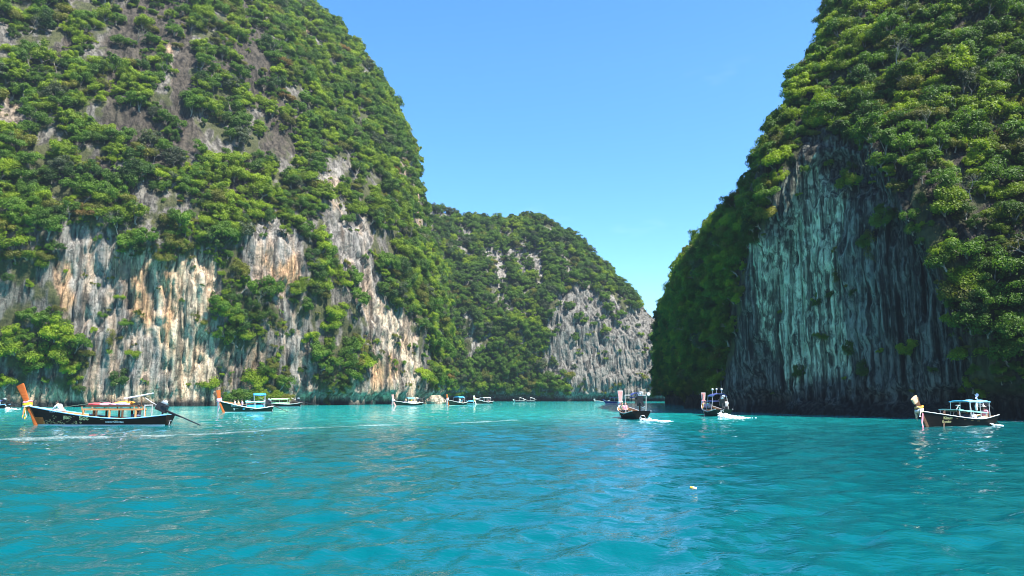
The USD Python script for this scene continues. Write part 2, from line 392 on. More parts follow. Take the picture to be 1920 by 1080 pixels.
def left_rows():
    sil = [(848, 762), (846, 640), (817, 500), (799, 400), (789, 300), (748, 210), (684, 140), (604, 85), (552, 40), (512, 0), (460, -60), (370, -120)]
    cor = []
    for u, v in sil:
        y = 232.0
        for _ in range(30):
            p = at(u, v, y)
            y = 232 + 0.5 * max(p[2], 0)
        cor.append(at(u, v, y))
    cor = np.array(cor)
    cz = np.maximum.accumulate(cor[:, 2] + np.arange(len(cor)) * 1e-3)
    base = np.array([(-330, 20), (-210, 80), (-150, 116), (-99, 148), (-70, 161), (-49, 179), (-33, 197)], float)
    inward = np.array([-0.5, 0.866])
    rows = []
    for z in (-4, 3, 12, 24, 36, 44, 60, 80, 105, 135, 165, 195, 215):
        c = np.array([np.interp(z, cz, cor[:, 0]), np.interp(z, cz, cor[:, 1])])
        sb = 0.04 * z + 0.50 * max(0, z - 38) + 0.004 * max(0, z - 80) ** 2
        row = []
        for i, b in enumerate(base):
            w = [0, 0, 0, 0, 0.0, 0.12, 0.35][i] * np.clip((z - 20) / 60, 0, 1)
            p = b + inward * sb
            row.append([*(p * (1 - w) + c * w), z])
        row.append([*(0.5 * (np.array(row[-1][:2]) + c) + np.array([2.0, -2.0])), z])
        row.append([*c, z])
        row.append([c[0] - 6, c[1] + 18, z])
        row.append([c[0] - 45, c[1] + 60, z])
        row.append([c[0] - 160, c[1] + 90, z])
        rows.append(row)
    top = [[p[0] * 0.6 - 60, p[1] + 90, 222] for p in rows[-1]]
    rows.append(top)
    return rows


def right_rows():
    crest = {-4: (43.5, 224), 2: (43.5, 224), 15: (44, 224), 25: (45, 224), 31: (46, 214), 36: (45.5, 178), 39: (47, 152), 42: (48.5, 134), 47: (45.5, 127), 58: (49.5, 121), 66: (53, 120), 80: (63, 121), 95: (76, 124), 108: (100, 132)}
    base = np.array([(150, 5), (100, 30), (70, 46), (56, 58), (46.5, 69), (40, 77), (35.6, 86), (30, 98)], float)
    top_of_wall = [14, 14, 14, 12, 12, 22, 28, 32]
    lean = [0.75, 0.75, 0.75, 0.8, 0.8, 0.75, 0.72, 0.70]
    inn = np.array([(.5, .87), (.5, .87), (.6, .8), (.72, .69), (.80, .60), (.88, .48), (.88, .48), (.88, .48)])
    rows = []
    for z, c in crest.items():
        c = np.array(c, float)
        row = []
        for b, tw, l, q in zip(base, top_of_wall, lean, inn):
            sb = 0.03 * z + l * max(0, z - tw) + 0.003 * max(0, z - 60) ** 2
            row.append(b + q * sb)
        p5 = row[-1]
        b6, b7 = np.array([29.0, 125]), np.array([39.0, 184])
        if z <= 25:
            row += [b6 + [0.05 * z, 0], b7 + [0.03 * z, 0]]
        else:
            w = min(1, (z - 25) / 14)
            row += [(b6 + [1.2 + 4.8 * min(1, (z - 25) / 8), 0]) * (1 - w) + (p5 * 0.62 + c * 0.38 + [4.0, 0]) * w, (b7 + [1, 0]) * (1 - w) + (p5 * 0.25 + c * 0.75 + [2.0, 0]) * w]
        row.append(c)
        row.append(c + [8, 5])
        row.append(c + [40, 14])
        row.append(c + [160, 30])
        rows.append([[*p, z] for p in row])
    rows.append([[p[0] + 60, p[1] + 40, 112] for p in rows[-1]])
    return rows


def far_rows():
    cols = [(700, 380, 345), (780, 395, 345), (822, 398, 350), (870, 408, 355), (920, 413, 360), (965, 416, 362), (1000, 419, 362), (1045, 428, 358), (1080, 450, 355), (1120, 488, 350), (1160, 528, 345), (1190, 560, 340), (1220, 590, 338), (1270, 630, 345), (1350, 660, 360)]
    basey = np.interp([c[0] for c in cols], [700, 850, 1000, 1217, 1350], [300, 312, 317, 314, 330])
    fr = [(-0.05, 0.0), (0.03, 0.0), (0.18, 0.03), (0.42, 0.14), (0.66, 0.36), (0.86, 0.66), (0.97, 0.90), (1.0, 1.0), (0.98, 1.25), (0.8, 2.0), (0.4, 3.2)]
    rows = []
    for fz, fy in fr:
        row = []
        for (u, v, yc), yb in zip(cols, basey):
            top = at(u, v, yc)
            y = yb + fy * (yc - yb)
            z = fz * top[2]
            f = y * CP + (z - EYE) * SP
            row.append([(u - 960) / FPX * f, y, z])
        rows.append(row)
    return rows


cliff("left", left_rows(), 560, 1000, 3.2, "tall sunlit limestone cliff with orange and grey streaks filling the left", 2.6, [.06, .15, .5, 1, 1, 1, 1, 1, .6, .12, .05])
cliff("right", right_rows(), 440, 900, 1.9, "shaded overhanging limestone cliff with greenish streaks on the right", 2.0, [.04, .1, .5, 1, 1.3, 1.3, 1.3, 1, .6, .4, .3, .1, .04])
cliff("far", far_rows(), 330, 560, 4.0, "lower rounded forested limestone hill at the head of the lagoon", 3.5)

# ------------------------------------------------------------------ vegetation
def leaf_material(name, col, var=0.45):
    dark, light = np.array(col) * (1 - var), np.array(col) * (1 + var)
    return mat(name, {
        "geo": ("geometry", {}),
        "n": ("noise_texture", {"scale": 0.16, "detail": 2.0, "roughness": 0.6}),
        "r": ("rgb_ramp", {"ramp": [(0.30, tuple(dark)), (0.5, tuple(col)), (0.70, tuple(light * [1.12, 1.0, 0.8]))]}),
        "ri": ("math", {"math_type": "multiply_add", "value2": 0.7, "value3": 0.65}),
        "mul": ("mix_color", {"blend_type": "multiply", "fac": 1.0}),
        "p": ("principled_bsdf", {"roughness": 0.55, "specular_ior_level": 0.25}),
        "t": ("translucent_bsdf", {}),
        "tm": ("mix_color", {"blend_type": "multiply", "fac": 1.0, "b": (1.5, 1.6, 0.7)}),
        "m": ("mix_closure", {"fac": 0.36})},
        [("geo.position", "n.vector"), ("n.fac", "r.fac"), ("geo.random_per_island", "ri.value1"), ("r.color", "mul.a"), ("ri.value", "mul.b"),
         ("mul.result", "p.base_color"), ("mul.result", "tm.a"), ("tm.result", "t.color"), ("p.BSDF", "m.closure1"), ("t.BSDF", "m.closure2")], surface="m.closure")


LEAF = {"green": leaf_material("leaf_green", (0.088, 0.180, 0.014)), "lime": leaf_material("leaf_lime", (0.190, 0.285, 0.010)),
        "deep": leaf_material("leaf_deep", (0.052, 0.115, 0.018)), "olive": leaf_material("leaf_olive", (0.150, 0.165, 0.022)),
        "grey": leaf_material("leaf_grey", (0.085, 0.115, 0.060)), "rust": leaf_material("leaf_rust", (0.20, 0.13, 0.030))}
BARK = mat("bark", {"geo": ("geometry", {}), "n": ("noise_texture", {"scale": 6.0, "detail": 4.0}), "r": ("rgb_ramp", {"ramp": [(0.3, (0.10, 0.08, 0.06)), (0.7, (0.26, 0.23, 0.19))]}),
                    "p": ("principled_bsdf", {"roughness": 0.9})}, [("geo.position", "n.vector"), ("n.fac", "r.fac"), ("r.color", "p.base_color")])


def leaves(centres, normals, size, rng, aspect=0.55):
    n = len(centres)
    nn = normals / np.maximum(np.linalg.norm(normals, axis=1, keepdims=True), 1e-9)
    t = np.cross(nn, rng.normal(size=(n, 3)))
    t /= np.maximum(np.linalg.norm(t, axis=1, keepdims=True), 1e-9)
    b = np.cross(nn, t)
    s = size * rng.uniform(0.7, 1.35, (n, 1))
    v = np.stack([centres - t * s, centres - b * s * aspect + nn * s * 0.12, centres + t * s, centres + b * s * aspect + nn * s * 0.12], 1).reshape(-1, 3)
    a = np.arange(n) * 4
    return v, np.vstack([np.stack([a, a + 1, a + 2], 1), np.stack([a, a + 2, a + 3], 1)])


def tube(pts, rad, sides=5):
    pts = np.asarray(pts, float)
    t = np.gradient(pts, axis=0)
    t /= np.linalg.norm(t, axis=1, keepdims=True) + 1e-12
    a = np.cross(t, np.where(np.abs(t[:, 2:]) < 0.9, [0, 0, 1.0], [1.0, 0, 0]))
    a /= np.linalg.norm(a, axis=1, keepdims=True) + 1e-12
    b, ang = np.cross(t, a), np.arange(sides) * 2 * np.pi / sides
    rad = np.broadcast_to(rad, (len(pts),))
    v = pts[:, None] + rad[:, None, None] * (np.cos(ang)[None, :, None] * a[:, None] + np.sin(ang)[None, :, None] * b[:, None])
    i, j = np.meshgrid(np.arange(len(pts) - 1), np.arange(sides), indexing="ij")
    q = np.stack([i * sides + j, i * sides + (j + 1) % sides, (i + 1) * sides + (j + 1) % sides, (i + 1) * sides + j], -1).reshape(-1, 4)
    f = np.vstack([q[:, [0, 1, 2]], q[:, [0, 2, 3]]])
    n = len(pts)
    caps = [[0, k + 1, k] for k in range(1, sides - 1)] + [[(n - 1) * sides, (n - 1) * sides + k, (n - 1) * sides + k + 1] for k in range(1, sides - 1)]
    return trimesh.Trimesh(v.reshape(-1, 3), np.vstack([f, caps]), process=False)


cat = trimesh.util.concatenate


def make_tree(seed, form):
    """Unit tree: crown radius about 1, root at the origin. Returns (trunk, crown)."""
    rng = np.random.default_rng(seed)
    if form == "bare":                                                   # dead or leafless: forked pale twigs with a few leaves
        twigs, tips = [], []

        def fork(p, d, l, r, depth):
            q = p + d * l
            twigs.append(tube([p, (p + q) / 2 + rng.normal(0, 0.04 * l, 3), q], [r, r * 0.8, r * 0.6], 4))
            if depth == 0:
                tips.append(q)
                return
            for _ in range(3 if depth == 3 else 2):
                e = d + rng.normal(0, 0.55, 3) + [0, 0, 0.15]
                fork(q, e / np.linalg.norm(e), l * rng.uniform(0.6, 0.85), r * 0.6, depth - 1)
        fork(np.array([0, 0, -0.1]), np.array([0.1, 0, 1.0]), 0.6, 0.05, 4)
        tips = np.repeat(np.array(tips), 5, 0)
        tips = tips + rng.normal(0, 0.08, tips.shape)
        return cat(twigs), leaves(tips, rng.normal(size=tips.shape) + [0, 0, 0.6], 0.05, rng)
    if form == "rosette":                                                # cycads and screw-pines: arching blades from a short stem
        vs, fs, o = [], [], 0
        heads = [np.array([0, 0, 0.45])] + [np.array([rng.normal(0, 0.45), rng.normal(0, 0.45), rng.uniform(0.2, 0.6)]) for _ in range(3)]
        for hd in heads:
            for q in range(46):
                az, el, l = rng.uniform(0, 6.28), rng.uniform(-0.1, 1.3), rng.uniform(0.45, 0.85)
                d, side = np.array([math.cos(az), math.sin(az), 0]), np.array([-math.sin(az), math.cos(az), 0])
                t = np.linspace(0, 1, 5)
                c = hd + d * (t * l * math.cos(el))[:, None] + np.array([0, 0, 1.0]) * (t * l * math.sin(el) - 0.55 * l * t ** 2)[:, None]
                w = (0.045 * np.sin(np.pi * np.clip(t * 0.86 + 0.12, 0, 1)))[:, None] * side
                v = np.stack([c - w, c + w], 1).reshape(-1, 3)
                k = np.arange(4) * 2
                vs.append(v)
                fs.append(np.vstack([np.stack([k, k + 2, k + 3], 1), np.stack([k, k + 3, k + 1], 1)]) + o)
                o += len(v)
        stems = [tube([[0, 0, -0.15], hd * 0.6, hd], [0.05, 0.045, 0.05], 5) for hd in heads]
        return cat(stems), (np.vstack(vs), np.vstack(fs))
    H = {"dome": 0.62, "tier": 0.85, "shrub": 0.35, "spread": 0.55, "vine": 0.2}[form]
    n_cl = {"dome": 19, "tier": 16, "shrub": 12, "spread": 17, "vine": 12}[form]
    per = {"dome": 170, "tier": 180, "shrub": 150, "spread": 180, "vine": 130}[form]
    C, N, clumps = [], [], []
    for k in range(n_cl):
        if form == "vine":
            c = np.array([rng.normal(0, 0.35), rng.normal(0, 0.2), 0.4 - 2.4 * k / n_cl + rng.normal(0, 0.15)])
            r, flat = rng.uniform(0.25, 0.45), 1.2
        else:
            d = rng.normal(size=3)
            d[2] = abs(d[2]) * {"dome": 0.95, "tier": 1.3, "shrub": 0.6, "spread": 0.4}[form] - 0.38
            d /= np.linalg.norm(d)
            rr = rng.uniform(0.45, 0.78)
            c = np.array([0, 0, H]) + d * rr * rng.uniform(0.8, 1.3) * [1.0, 1.0, {"dome": 0.85, "tier": 0.95, "shrub": 0.65, "spread": 0.6}[form]]
            r, flat = 0.17 + 0.30 * rng.random() ** 1.5, {"dome": 0.75, "tier": 0.6, "shrub": 0.9, "spread": 0.72}[form]
        clumps.append((c, r))
        d = rng.normal(size=(per, 3))
        d[:, 2] = d[:, 2] * 0.8 + 0.35
        d /= np.linalg.norm(d, axis=1, keepdims=True)
        rad = r * (1 - 0.5 * rng.random((per, 1)) ** 2) * (0.85 + 0.3 * rng.random((per, 1)) + 0.5 * rng.random((per, 1)) ** 8)
        C.append(c + d * rad * [1, 1, flat])
        N.append(d * 0.8 + rng.normal(size=(per, 3)) * 0.5 + [0, 0, 0.3])
    C, N = np.vstack(C), np.vstack(N)
    crown = leaves(C, N, 0.062, rng)
    trunk = []
    if form != "vine":
        top = np.array([rng.normal(0, 0.08), rng.normal(0, 0.08), H * 0.85])
        s = np.linspace(0, 1, 6)[:, None]
        path = s * top + np.sin(s * 5 + rng.random() * 6) * 0.05 * (1 - s) * s * 4 + [0, 0, -0.25]
        trunk.append(tube(path, np.linspace(0.085, 0.04, 6), 6))
        for c, r in clumps[:6]:
            a = path[3 + int(rng.integers(0, 2))]
            mid = (a + c) / 2 + [0, 0, 0.06]
            trunk.append(tube([a, mid, c], [0.035, 0.022, 0.01], 4))
    else:
        trunk.append(tube([[0, 0, 0.5], [0.03, 0, -0.6], [0, 0.02, -1.8]], [0.03, 0.02, 0.01], 4))
    return cat(trunk), crown


KINDS = {}                                          # kind -> list of class prim paths
for k, (form, seeds, leaf) in {"dome_green": ("dome", 2, "green"), "dome_lime": ("dome", 2, "lime"), "dome_deep": ("dome", 2, "deep"), "tier_green": ("tier", 2, "green"), "tier_deep": ("tier", 1, "deep"),
                               "spread_lime": ("spread", 2, "lime"), "spread_olive": ("spread", 1, "olive"), "spread_green": ("spread", 1, "green"), "grey": ("dome", 1, "grey"), "rust": ("spread", 1, "rust"),
                               "shrub_green": ("shrub", 2, "green"), "shrub_olive": ("shrub", 1, "olive"), "shrub_lime": ("shrub", 1, "lime"), "shrub_deep": ("shrub", 1, "deep"), "vine": ("vine", 2, "olive"), "bare": ("bare", 2, "grey"), "rosette": ("rosette", 1, "olive"), "rosette_green": ("rosette", 1, "green")}.items():
    KINDS[k] = []
    for s in range(seeds):
        path = f"/World/plant_class_{k}_{s}"
        p = stage.CreateClassPrim(path)
        p.SetTypeName("Xform")
        trunk, crown = make_tree(sum(map(ord, k)) * 10 + s, form)
        usdkit.mesh(stage, path + "/trunk", trunk, BARK)
        usdkit.mesh(stage, path + "/crown", crown, LEAF[leaf])
        KINDS[k].append(path)


def frame_matrix(pos, out, scale, spin, lean, stretch=1.0):
    """Matrix (row vectors) of a plant rooted at pos that leans by lean towards out."""
    up = np.array([0, 0, 1.0]) * math.cos(lean) + out * math.sin(lean)
    up /= np.linalg.norm(up)
    x = np.cross([math.cos(spin), math.sin(spin), 0.0], up)
    x /= np.linalg.norm(x)
    y = np.cross(up, x)
    return np.array([[*(x * scale), 0], [*(y * scale), 0], [*(up * scale * stretch), 0], [*pos, 1]])


def scatter(which, n, rmin, rmax, spacing, share_power, rng):
    """Roots of plants on a cliff: (position, outward normal, crown radius)."""
    G, N, base_n = SURF[which]
    nr, nc = G.shape[:2]
    dA = np.linalg.norm(np.cross(G[1:, :-1] - G[:-1, :-1], G[:-1, 1:] - G[:-1, :-1]), axis=-1)
    u, v, f = proj(G[:-1, :-1])
    see = (u > -160) & (u < 2080) & (v > -170) & (v < 800)
    view = np.array([0, 0, EYE]) - G[:-1, :-1]
    view /= np.linalg.norm(view, axis=-1, keepdims=True)
    see &= (base_n[:-1, :-1] * view).sum(-1) > -0.35
    share, _ = bare_at(which, G[:-1, :-1])
    zz = G[:-1, :-1, 2]
    w = np.nan_to_num(dA * see * np.clip(np.maximum(share, (0.16 if which != "right" else 0.05) * (rmax < 2)), 0, 1) ** share_power * (zz > 2.2))
    gaps = sstep(0.40, 0.50, fbm(G[:-1, :-1] / [6.0, 6.0, 11.0], 3, 91))
    w = w * ((0.03, 0.3)[which == "right"] + gaps)
    pick = rng.choice(w.size, n, p=(w / w.sum()).ravel())
    i, j = np.unravel_index(pick, w.shape)
    P = G[i, j] + rng.normal(0, 0.2, (n, 3))
    rad = rmin + (rmax - rmin) * rng.random(n) ** 2.2
    order = np.argsort(-rad)
    P, rad, nrm = P[order], rad[order], base_n[i[order], j[order]]
    near = cKDTree(P).query_ball_point(P, spacing * rad)          # larger plants come first and drive the smaller ones off
    keep = np.ones(n, bool)
    for q in range(n):
        if keep[q]:
            for o in near[q]:
                if o > q:
                    keep[o] = False
    shrub_like = rmax < 2
    h = nrm * [1, 1, 0]
    h /= np.maximum(np.linalg.norm(h, axis=1, keepdims=True), 1e-6)
    crown_share, _ = bare_at(which, P + (h * 0.35 + [0, 0, 0.65]) * rad[:, None])
    keep &= (crown_share > 0.12) | (rng.random(n) < (0.75 if shrub_like else 0.35)) | (rad < 0.7)
    out = [(P[q], nrm[q], rad[q]) for q in np.nonzero(keep)[0]]
    return out


MIX = {"left": [("dome_green", 5), ("dome_lime", 4), ("tier_green", 3), ("spread_lime", 4), ("spread_olive", 2), ("spread_green", 3), ("grey", 0.7), ("dome_deep", 2), ("rust", 0.12), ("bare", 0.5)],
       "right": [("dome_green", 4), ("dome_lime", 3), ("tier_green", 4), ("spread_lime", 4), ("spread_olive", 3), ("spread_green", 4), ("grey", 0.3), ("dome_deep", 1.5), ("rust", 0.2), ("bare", 0.6)],
       "far": [("dome_green", 5), ("dome_lime", 2.5), ("dome_deep", 2), ("tier_deep", 1.5), ("spread_green", 3), ("tier_green", 3), ("grey", 0.8), ("spread_olive", 1.5)]}
SHRUBS = [("shrub_green", 4), ("shrub_olive", 3), ("shrub_lime", 2.5), ("shrub_deep", 1.5), ("vine", 0.9), ("rosette", 1.0), ("rosette_green", 0.7)]


def choose(mix, P, rng):
    """Kinds; neighbours tend to be of one kind."""
    names, w = [m[0] for m in mix], np.array([m[1] for m in mix], float)
    t = np.stack([noise(P / 9.0, 300 + 7 * k) for k in range(len(names))], 1)
    w = np.cumsum(w * np.exp(4.0 * (t - 0.5)), 1)
    return [names[k] for k in (rng.random((len(P), 1)) * w[:, -1:] > w).sum(1)]


PLANTS = []                                          # (which, is shrub, kind path, kind, matrix, size in the picture, position)


def grow(which, items, shrub, rng):
    kinds = choose(SHRUBS if shrub else MIX[which], np.array([i[0] for i in items]), rng)
    for (pos, nrm, rad), kind in zip(items, kinds):
        out = np.array([nrm[0], nrm[1], 0.0])
        out /= max(np.linalg.norm(out), 1e-6)
        tw = rng.normal(0, 0.7)
        out = np.array([out[0] * math.cos(tw) - out[1] * math.sin(tw), out[0] * math.sin(tw) + out[1] * math.cos(tw), 0.0])
        steep = 1 - max(0, nrm[2])
        lean = (0.15 + 0.55 * steep) * rng.uniform(0.3, 1.3)
        if kind == "vine":
            lean = 0.1
        M = frame_matrix(pos + out * 0.15 * rad * (kind == "vine"), out, rad, rng.uniform(0, 6.28), lean, rng.uniform(0.85, 1.25))
        PLANTS.append([which, shrub, KINDS[kind][rng.integers(len(KINDS[kind]))], kind, M, rad / np.linalg.norm(pos), pos])


grow("left", scatter("left", 19000, 0.7, 2.9, 0.70, 1.0, R), False, R)
grow("right", scatter("right", 17000, 0.5, 2.0, 0.70, 1.0, R), False, R)
grow("far", scatter("far", 17000, 0.9, 2.7, 0.70, 1.0, R), False, R)
grow("left", scatter("left", 6500, 0.6, 1.5, 0.8, 0.9, R), True, R)
grow("right", scatter("right", 6000, 0.4, 1.1, 0.8, 0.9, R), True, R)
grow("far", scatter("far", 2500, 0.8, 1.8, 0.8, 1.0, R), True, R)
print("plants", len(PLANTS), {w: sum(p[0] == w for p in PLANTS) for w in SURF})

WHERE = {"left": "left cliff", "right": "right cliff", "far": "hill at the head of the lagoon"}
LOOK = {"dome_green": "round green", "dome_lime": "round lime", "dome_deep": "round dark green", "tier_green": "layered green", "tier_deep": "layered dark green", "spread_lime": "flat lime",
        "spread_olive": "flat olive", "spread_green": "flat green", "grey": "pale grey-green", "rust": "rust-tinged", "bare": "bare-twigged"}


def in_view(p):
    u, v, _ = proj(p)
    return 0 < u < 1920 and 0 < v < 790


def landmark(which, u, v):
    if which == "left":
        if v > 430:
            return "left of the orange rock wall" if u < 120 else "on the orange rock wall" if u < 410 else "between the two orange walls" if u < 540 else "on the grey buttress" if u < 680 else "near the left cliff's right edge"
        return ("high on" if v < 200 else "midway up") + " left cliff, " + ("by the picture's edge" if u < 180 else "above the orange wall" if u < 420 else "towards the sky")
    if which == "right":
        if v < 270:
            return ("high on the right cliff" if v < 130 else "on the right brow") + (", by its skyline" if u < 1560 else ", above the streaked wall" if u < 1740 else ", by the picture's edge")
        return "left of the streaked wall" if u < 1420 else "rooted on the streaked wall" if u < 1690 and v > 300 else ("right of the streaked wall, " + ("upper" if v < 430 else "midway" if v < 580 else "low down"))
    return "on the far hill"


ORD = ["leftmost", "second from left", "third from left", "fourth from left", "fifth from left", "sixth from left", "seventh from left", "eighth from left", "ninth from left", "tenth from left"]
trees = sorted([p for p in PLANTS if not p[1] and in_view(p[6])], key=lambda p: -p[5])[:300]
single = {id(p) for p in trees}
said = {}
for p in trees:
    u, v, _ = proj(p[6])
    r = np.linalg.norm(p[4][0, :3]) / {"left": 1.0, "right": 0.7, "far": 1.0}[p[0]]
    said.setdefault((("big" if r > 2.3 else "medium" if r > 1.75 else "small"), LOOK[p[3]], landmark(p[0], u, v)), []).append((float(u), p))
for (size, look, where), found in said.items():
    found.sort(key=lambda f: f[0])
    for k, (u, p) in enumerate(found):
        x = UsdGeom.Xform.Define(stage, numbered("cliff_tree"))
        x.AddTransformOp().Set(Gf.Matrix4d(p[4].tolist()))
        x.GetPrim().GetReferences().AddInternalReference(p[2])
        x.GetPrim().SetInstanceable(True)
        order = "" if len(found) == 1 else ", " + ("rightmost" if k == len(found) - 1 else ORD[k] if k < 10 else f"{k + 1}th from left")
        tag(x, f"{size} {look} tree {where}{order}", "tree", group=f"trees of the {WHERE[p[0]]}")


def on_cliff(which, u, v):
    G, N, base_n = SURF[which]
    a, b, f = proj(G)
    near = np.nan_to_num(np.hypot(a - u, b - v), nan=1e9)
    i = np.argmin(np.where(near < 6, f, 1e9 + near))
    return G.reshape(-1, 3)[i], base_n.reshape(-1, 3)[i]


def plant(name, kind, label, category, pos, out, r, lean=0.4, group=None):
    out = np.array([out[0], out[1], 0.0]) / max(math.hypot(out[0], out[1]), 1e-6)
    x = UsdGeom.Xform.Define(stage, numbered(name))
    x.AddTransformOp().Set(Gf.Matrix4d(frame_matrix(np.asarray(pos, float), out, r, R.uniform(0, 6.28), lean).tolist()))
    x.GetPrim().GetReferences().AddInternalReference(KINDS[kind][int(R.integers(len(KINDS[kind])))])
    x.GetPrim().SetInstanceable(True)
    tag(x, label, category, group)


for which, u, v, r, kind, label in (("right", 1700, 655, 1.1, "spread_lime", "small bright tree alone low on the dark streaked wall"), ("right", 1590, 352, 1.5, "dome_lime", "leafy tree hanging near the top of the streaked wall"), ("right", 1655, 420, 1.5, "spread_green", "flat tree on the right rim of the streaked wall"),
                                    ("right", 1530, 570, 0.6, "dome_deep", "tiny dark tree in the middle of the pale green streaks"), ("right", 1620, 700, 1.1, "dome_deep", "dark scrubby tree low on the streaked wall, right of its middle"), ("right", 1500, 705, 1.0, "dome_deep", "dark scrubby tree at the bottom of the streaked wall, left of its middle"),
                                    ("left", 158, 405, 2.6, "rust", "rust-brown tree on the brow above the orange wall's left end"), ("left", 105, 640, 3.0, "dome_lime", "big bright green tree low on the cliff above the left boat's prow"), ("left", 75, 690, 2.6, "spread_green", "green tree near the water behind the left boat's prow"), ("left", 140, 700, 1.7, "dome_lime", "yellowish bush by the water behind the left boat's bow"),
                                    ("left", 228, 560, 1.2, "spread_lime", "upper bush of the strip of plants down the orange wall"), ("left", 236, 610, 1.3, "spread_green", "middle bush of the strip of plants down the orange wall"), ("left", 250, 665, 1.6, "spread_lime", "lowest bush of the strip of plants down the orange wall"),
                                    ("left", 440, 590, 2.2, "dome_green", "round green tree between the orange wall and the grey wall"), ("left", 462, 640, 2.0, "spread_lime", "lime tree below the round one right of the orange wall"), ("left", 815, 650, 2.8, "dome_green", "big green tree at the foot of the left cliff's right corner"), ("left", 822, 700, 2.4, "dome_lime", "lime tree just above the water at the left cliff's corner")):
    q, nq = on_cliff(which, u, v)
    plant("cliff_tree", kind, label, "tree", q, nq, r, 0.7 if which == "right" else 0.45)
for k, (u, y, z, r, kind) in enumerate(((438, 160, 0.9, 2.0, "dome_green"), (463, 162, 1.2, 2.5, "spread_green"), (490, 164, 1.0, 2.4, "dome_lime"), (515, 167, 1.1, 2.3, "spread_lime"), (538, 170, 0.9, 2.0, "spread_olive"))):
    p = at(u, 752, y)
    p[2] = z
    plant("shore_bush", kind, ("leftmost", "second from left", "middle", "fourth from left", "rightmost")[k] + " of five leafy bushes overhanging the water behind the blue canopied boat", "bush", p, (-0.3, -1), r, 0.35, "bushes overhanging the water")


def instancer(name, plants, label, category):
    pi = UsdGeom.PointInstancer.Define(stage, numbered(name))
    paths = sorted({p[2] for p in plants})
    targets = []
    for k, c in enumerate(paths):
        q = UsdGeom.Xform.Define(stage, f"{pi.GetPath()}/prototypes/plant_{k:03d}")
        q.GetPrim().GetReferences().AddInternalReference(c)
        targets.append(q.GetPath())
    pi.CreatePrototypesRel().SetTargets(targets)
    pos, ori, sca, idx = [], [], [], []
    for p in plants:
        M = p[4]
        s = np.linalg.norm(M[:3, :3], axis=1)
        rot = Gf.Matrix3d(*(M[:3, :3] / s[:, None]).ravel().tolist()).ExtractRotation().GetQuat()
        pos.append(Gf.Vec3f(*map(float, M[3, :3])))
        ori.append(Gf.Quath(float(rot.GetReal()), *map(float, rot.GetImaginary())))
        sca.append(Gf.Vec3f(*map(float, s)))
        idx.append(paths.index(p[2]))
    pi.CreatePositionsAttr(Vt.Vec3fArray(pos))
    pi.CreateOrientationsAttr(Vt.QuathArray(ori))
    pi.CreateScalesAttr(Vt.Vec3fArray(sca))
    pi.CreateProtoIndicesAttr(Vt.IntArray(idx))
    tag(pi, label, category, kind="stuff")


for w in ("left", "right", "far"):
    instancer("forest", [p for p in PLANTS if p[0] == w and not p[1] and id(p) not in single], f"dense tropical forest clinging to the {WHERE[w]}", "forest")
    instancer("undergrowth", [p for p in PLANTS if p[0] == w and p[1]], f"low shrubs and creepers in the cracks of the {WHERE[w]}", "shrubs")

# ------------------------------------------------------------------ boats
import manifold3d as m3
from manifold3d import Manifold


def paint(name, col, rough=0.45, metal=0.0, wear=0.25, scale=5.0):
    c = np.array(col)
    return mat(name, {"tc": ("texture_coordinate", {}), "n": ("noise_texture", {"scale": scale, "detail": 5.0, "roughness": 0.65}),
                      "r": ("rgb_ramp", {"ramp": [(0.3, tuple(c * (1 - wear))), (0.7, tuple(np.minimum(c * (1 + wear), 0.9)))]}),
                      "p": ("principled_bsdf", {"roughness": rough, "metallic": metal, "specular_ior_level": 0.35})},
               [("tc.object", "n.vector"), ("n.fac", "r.fac"), ("r.color", "p.base_color")])


def wood(name, a, b, rough=0.5):
    return mat(name, {"tc": ("texture_coordinate", {}), "m": ("mapping", {"scale": (0.5, 6.0, 6.0)}), "n": ("noise_texture", {"scale": 2.5, "detail": 5.0, "roughness": 0.65, "distortion": 0.6}),
                      "r": ("rgb_ramp", {"ramp": [(0.3, a), (0.7, b)]}), "p": ("principled_bsdf", {"roughness": rough, "specular_ior_level": 0.07})},
               [("tc.object", "m.vector"), ("m.vector", "n.vector"), ("n.fac", "r.fac"), ("r.color", "p.base_color")])


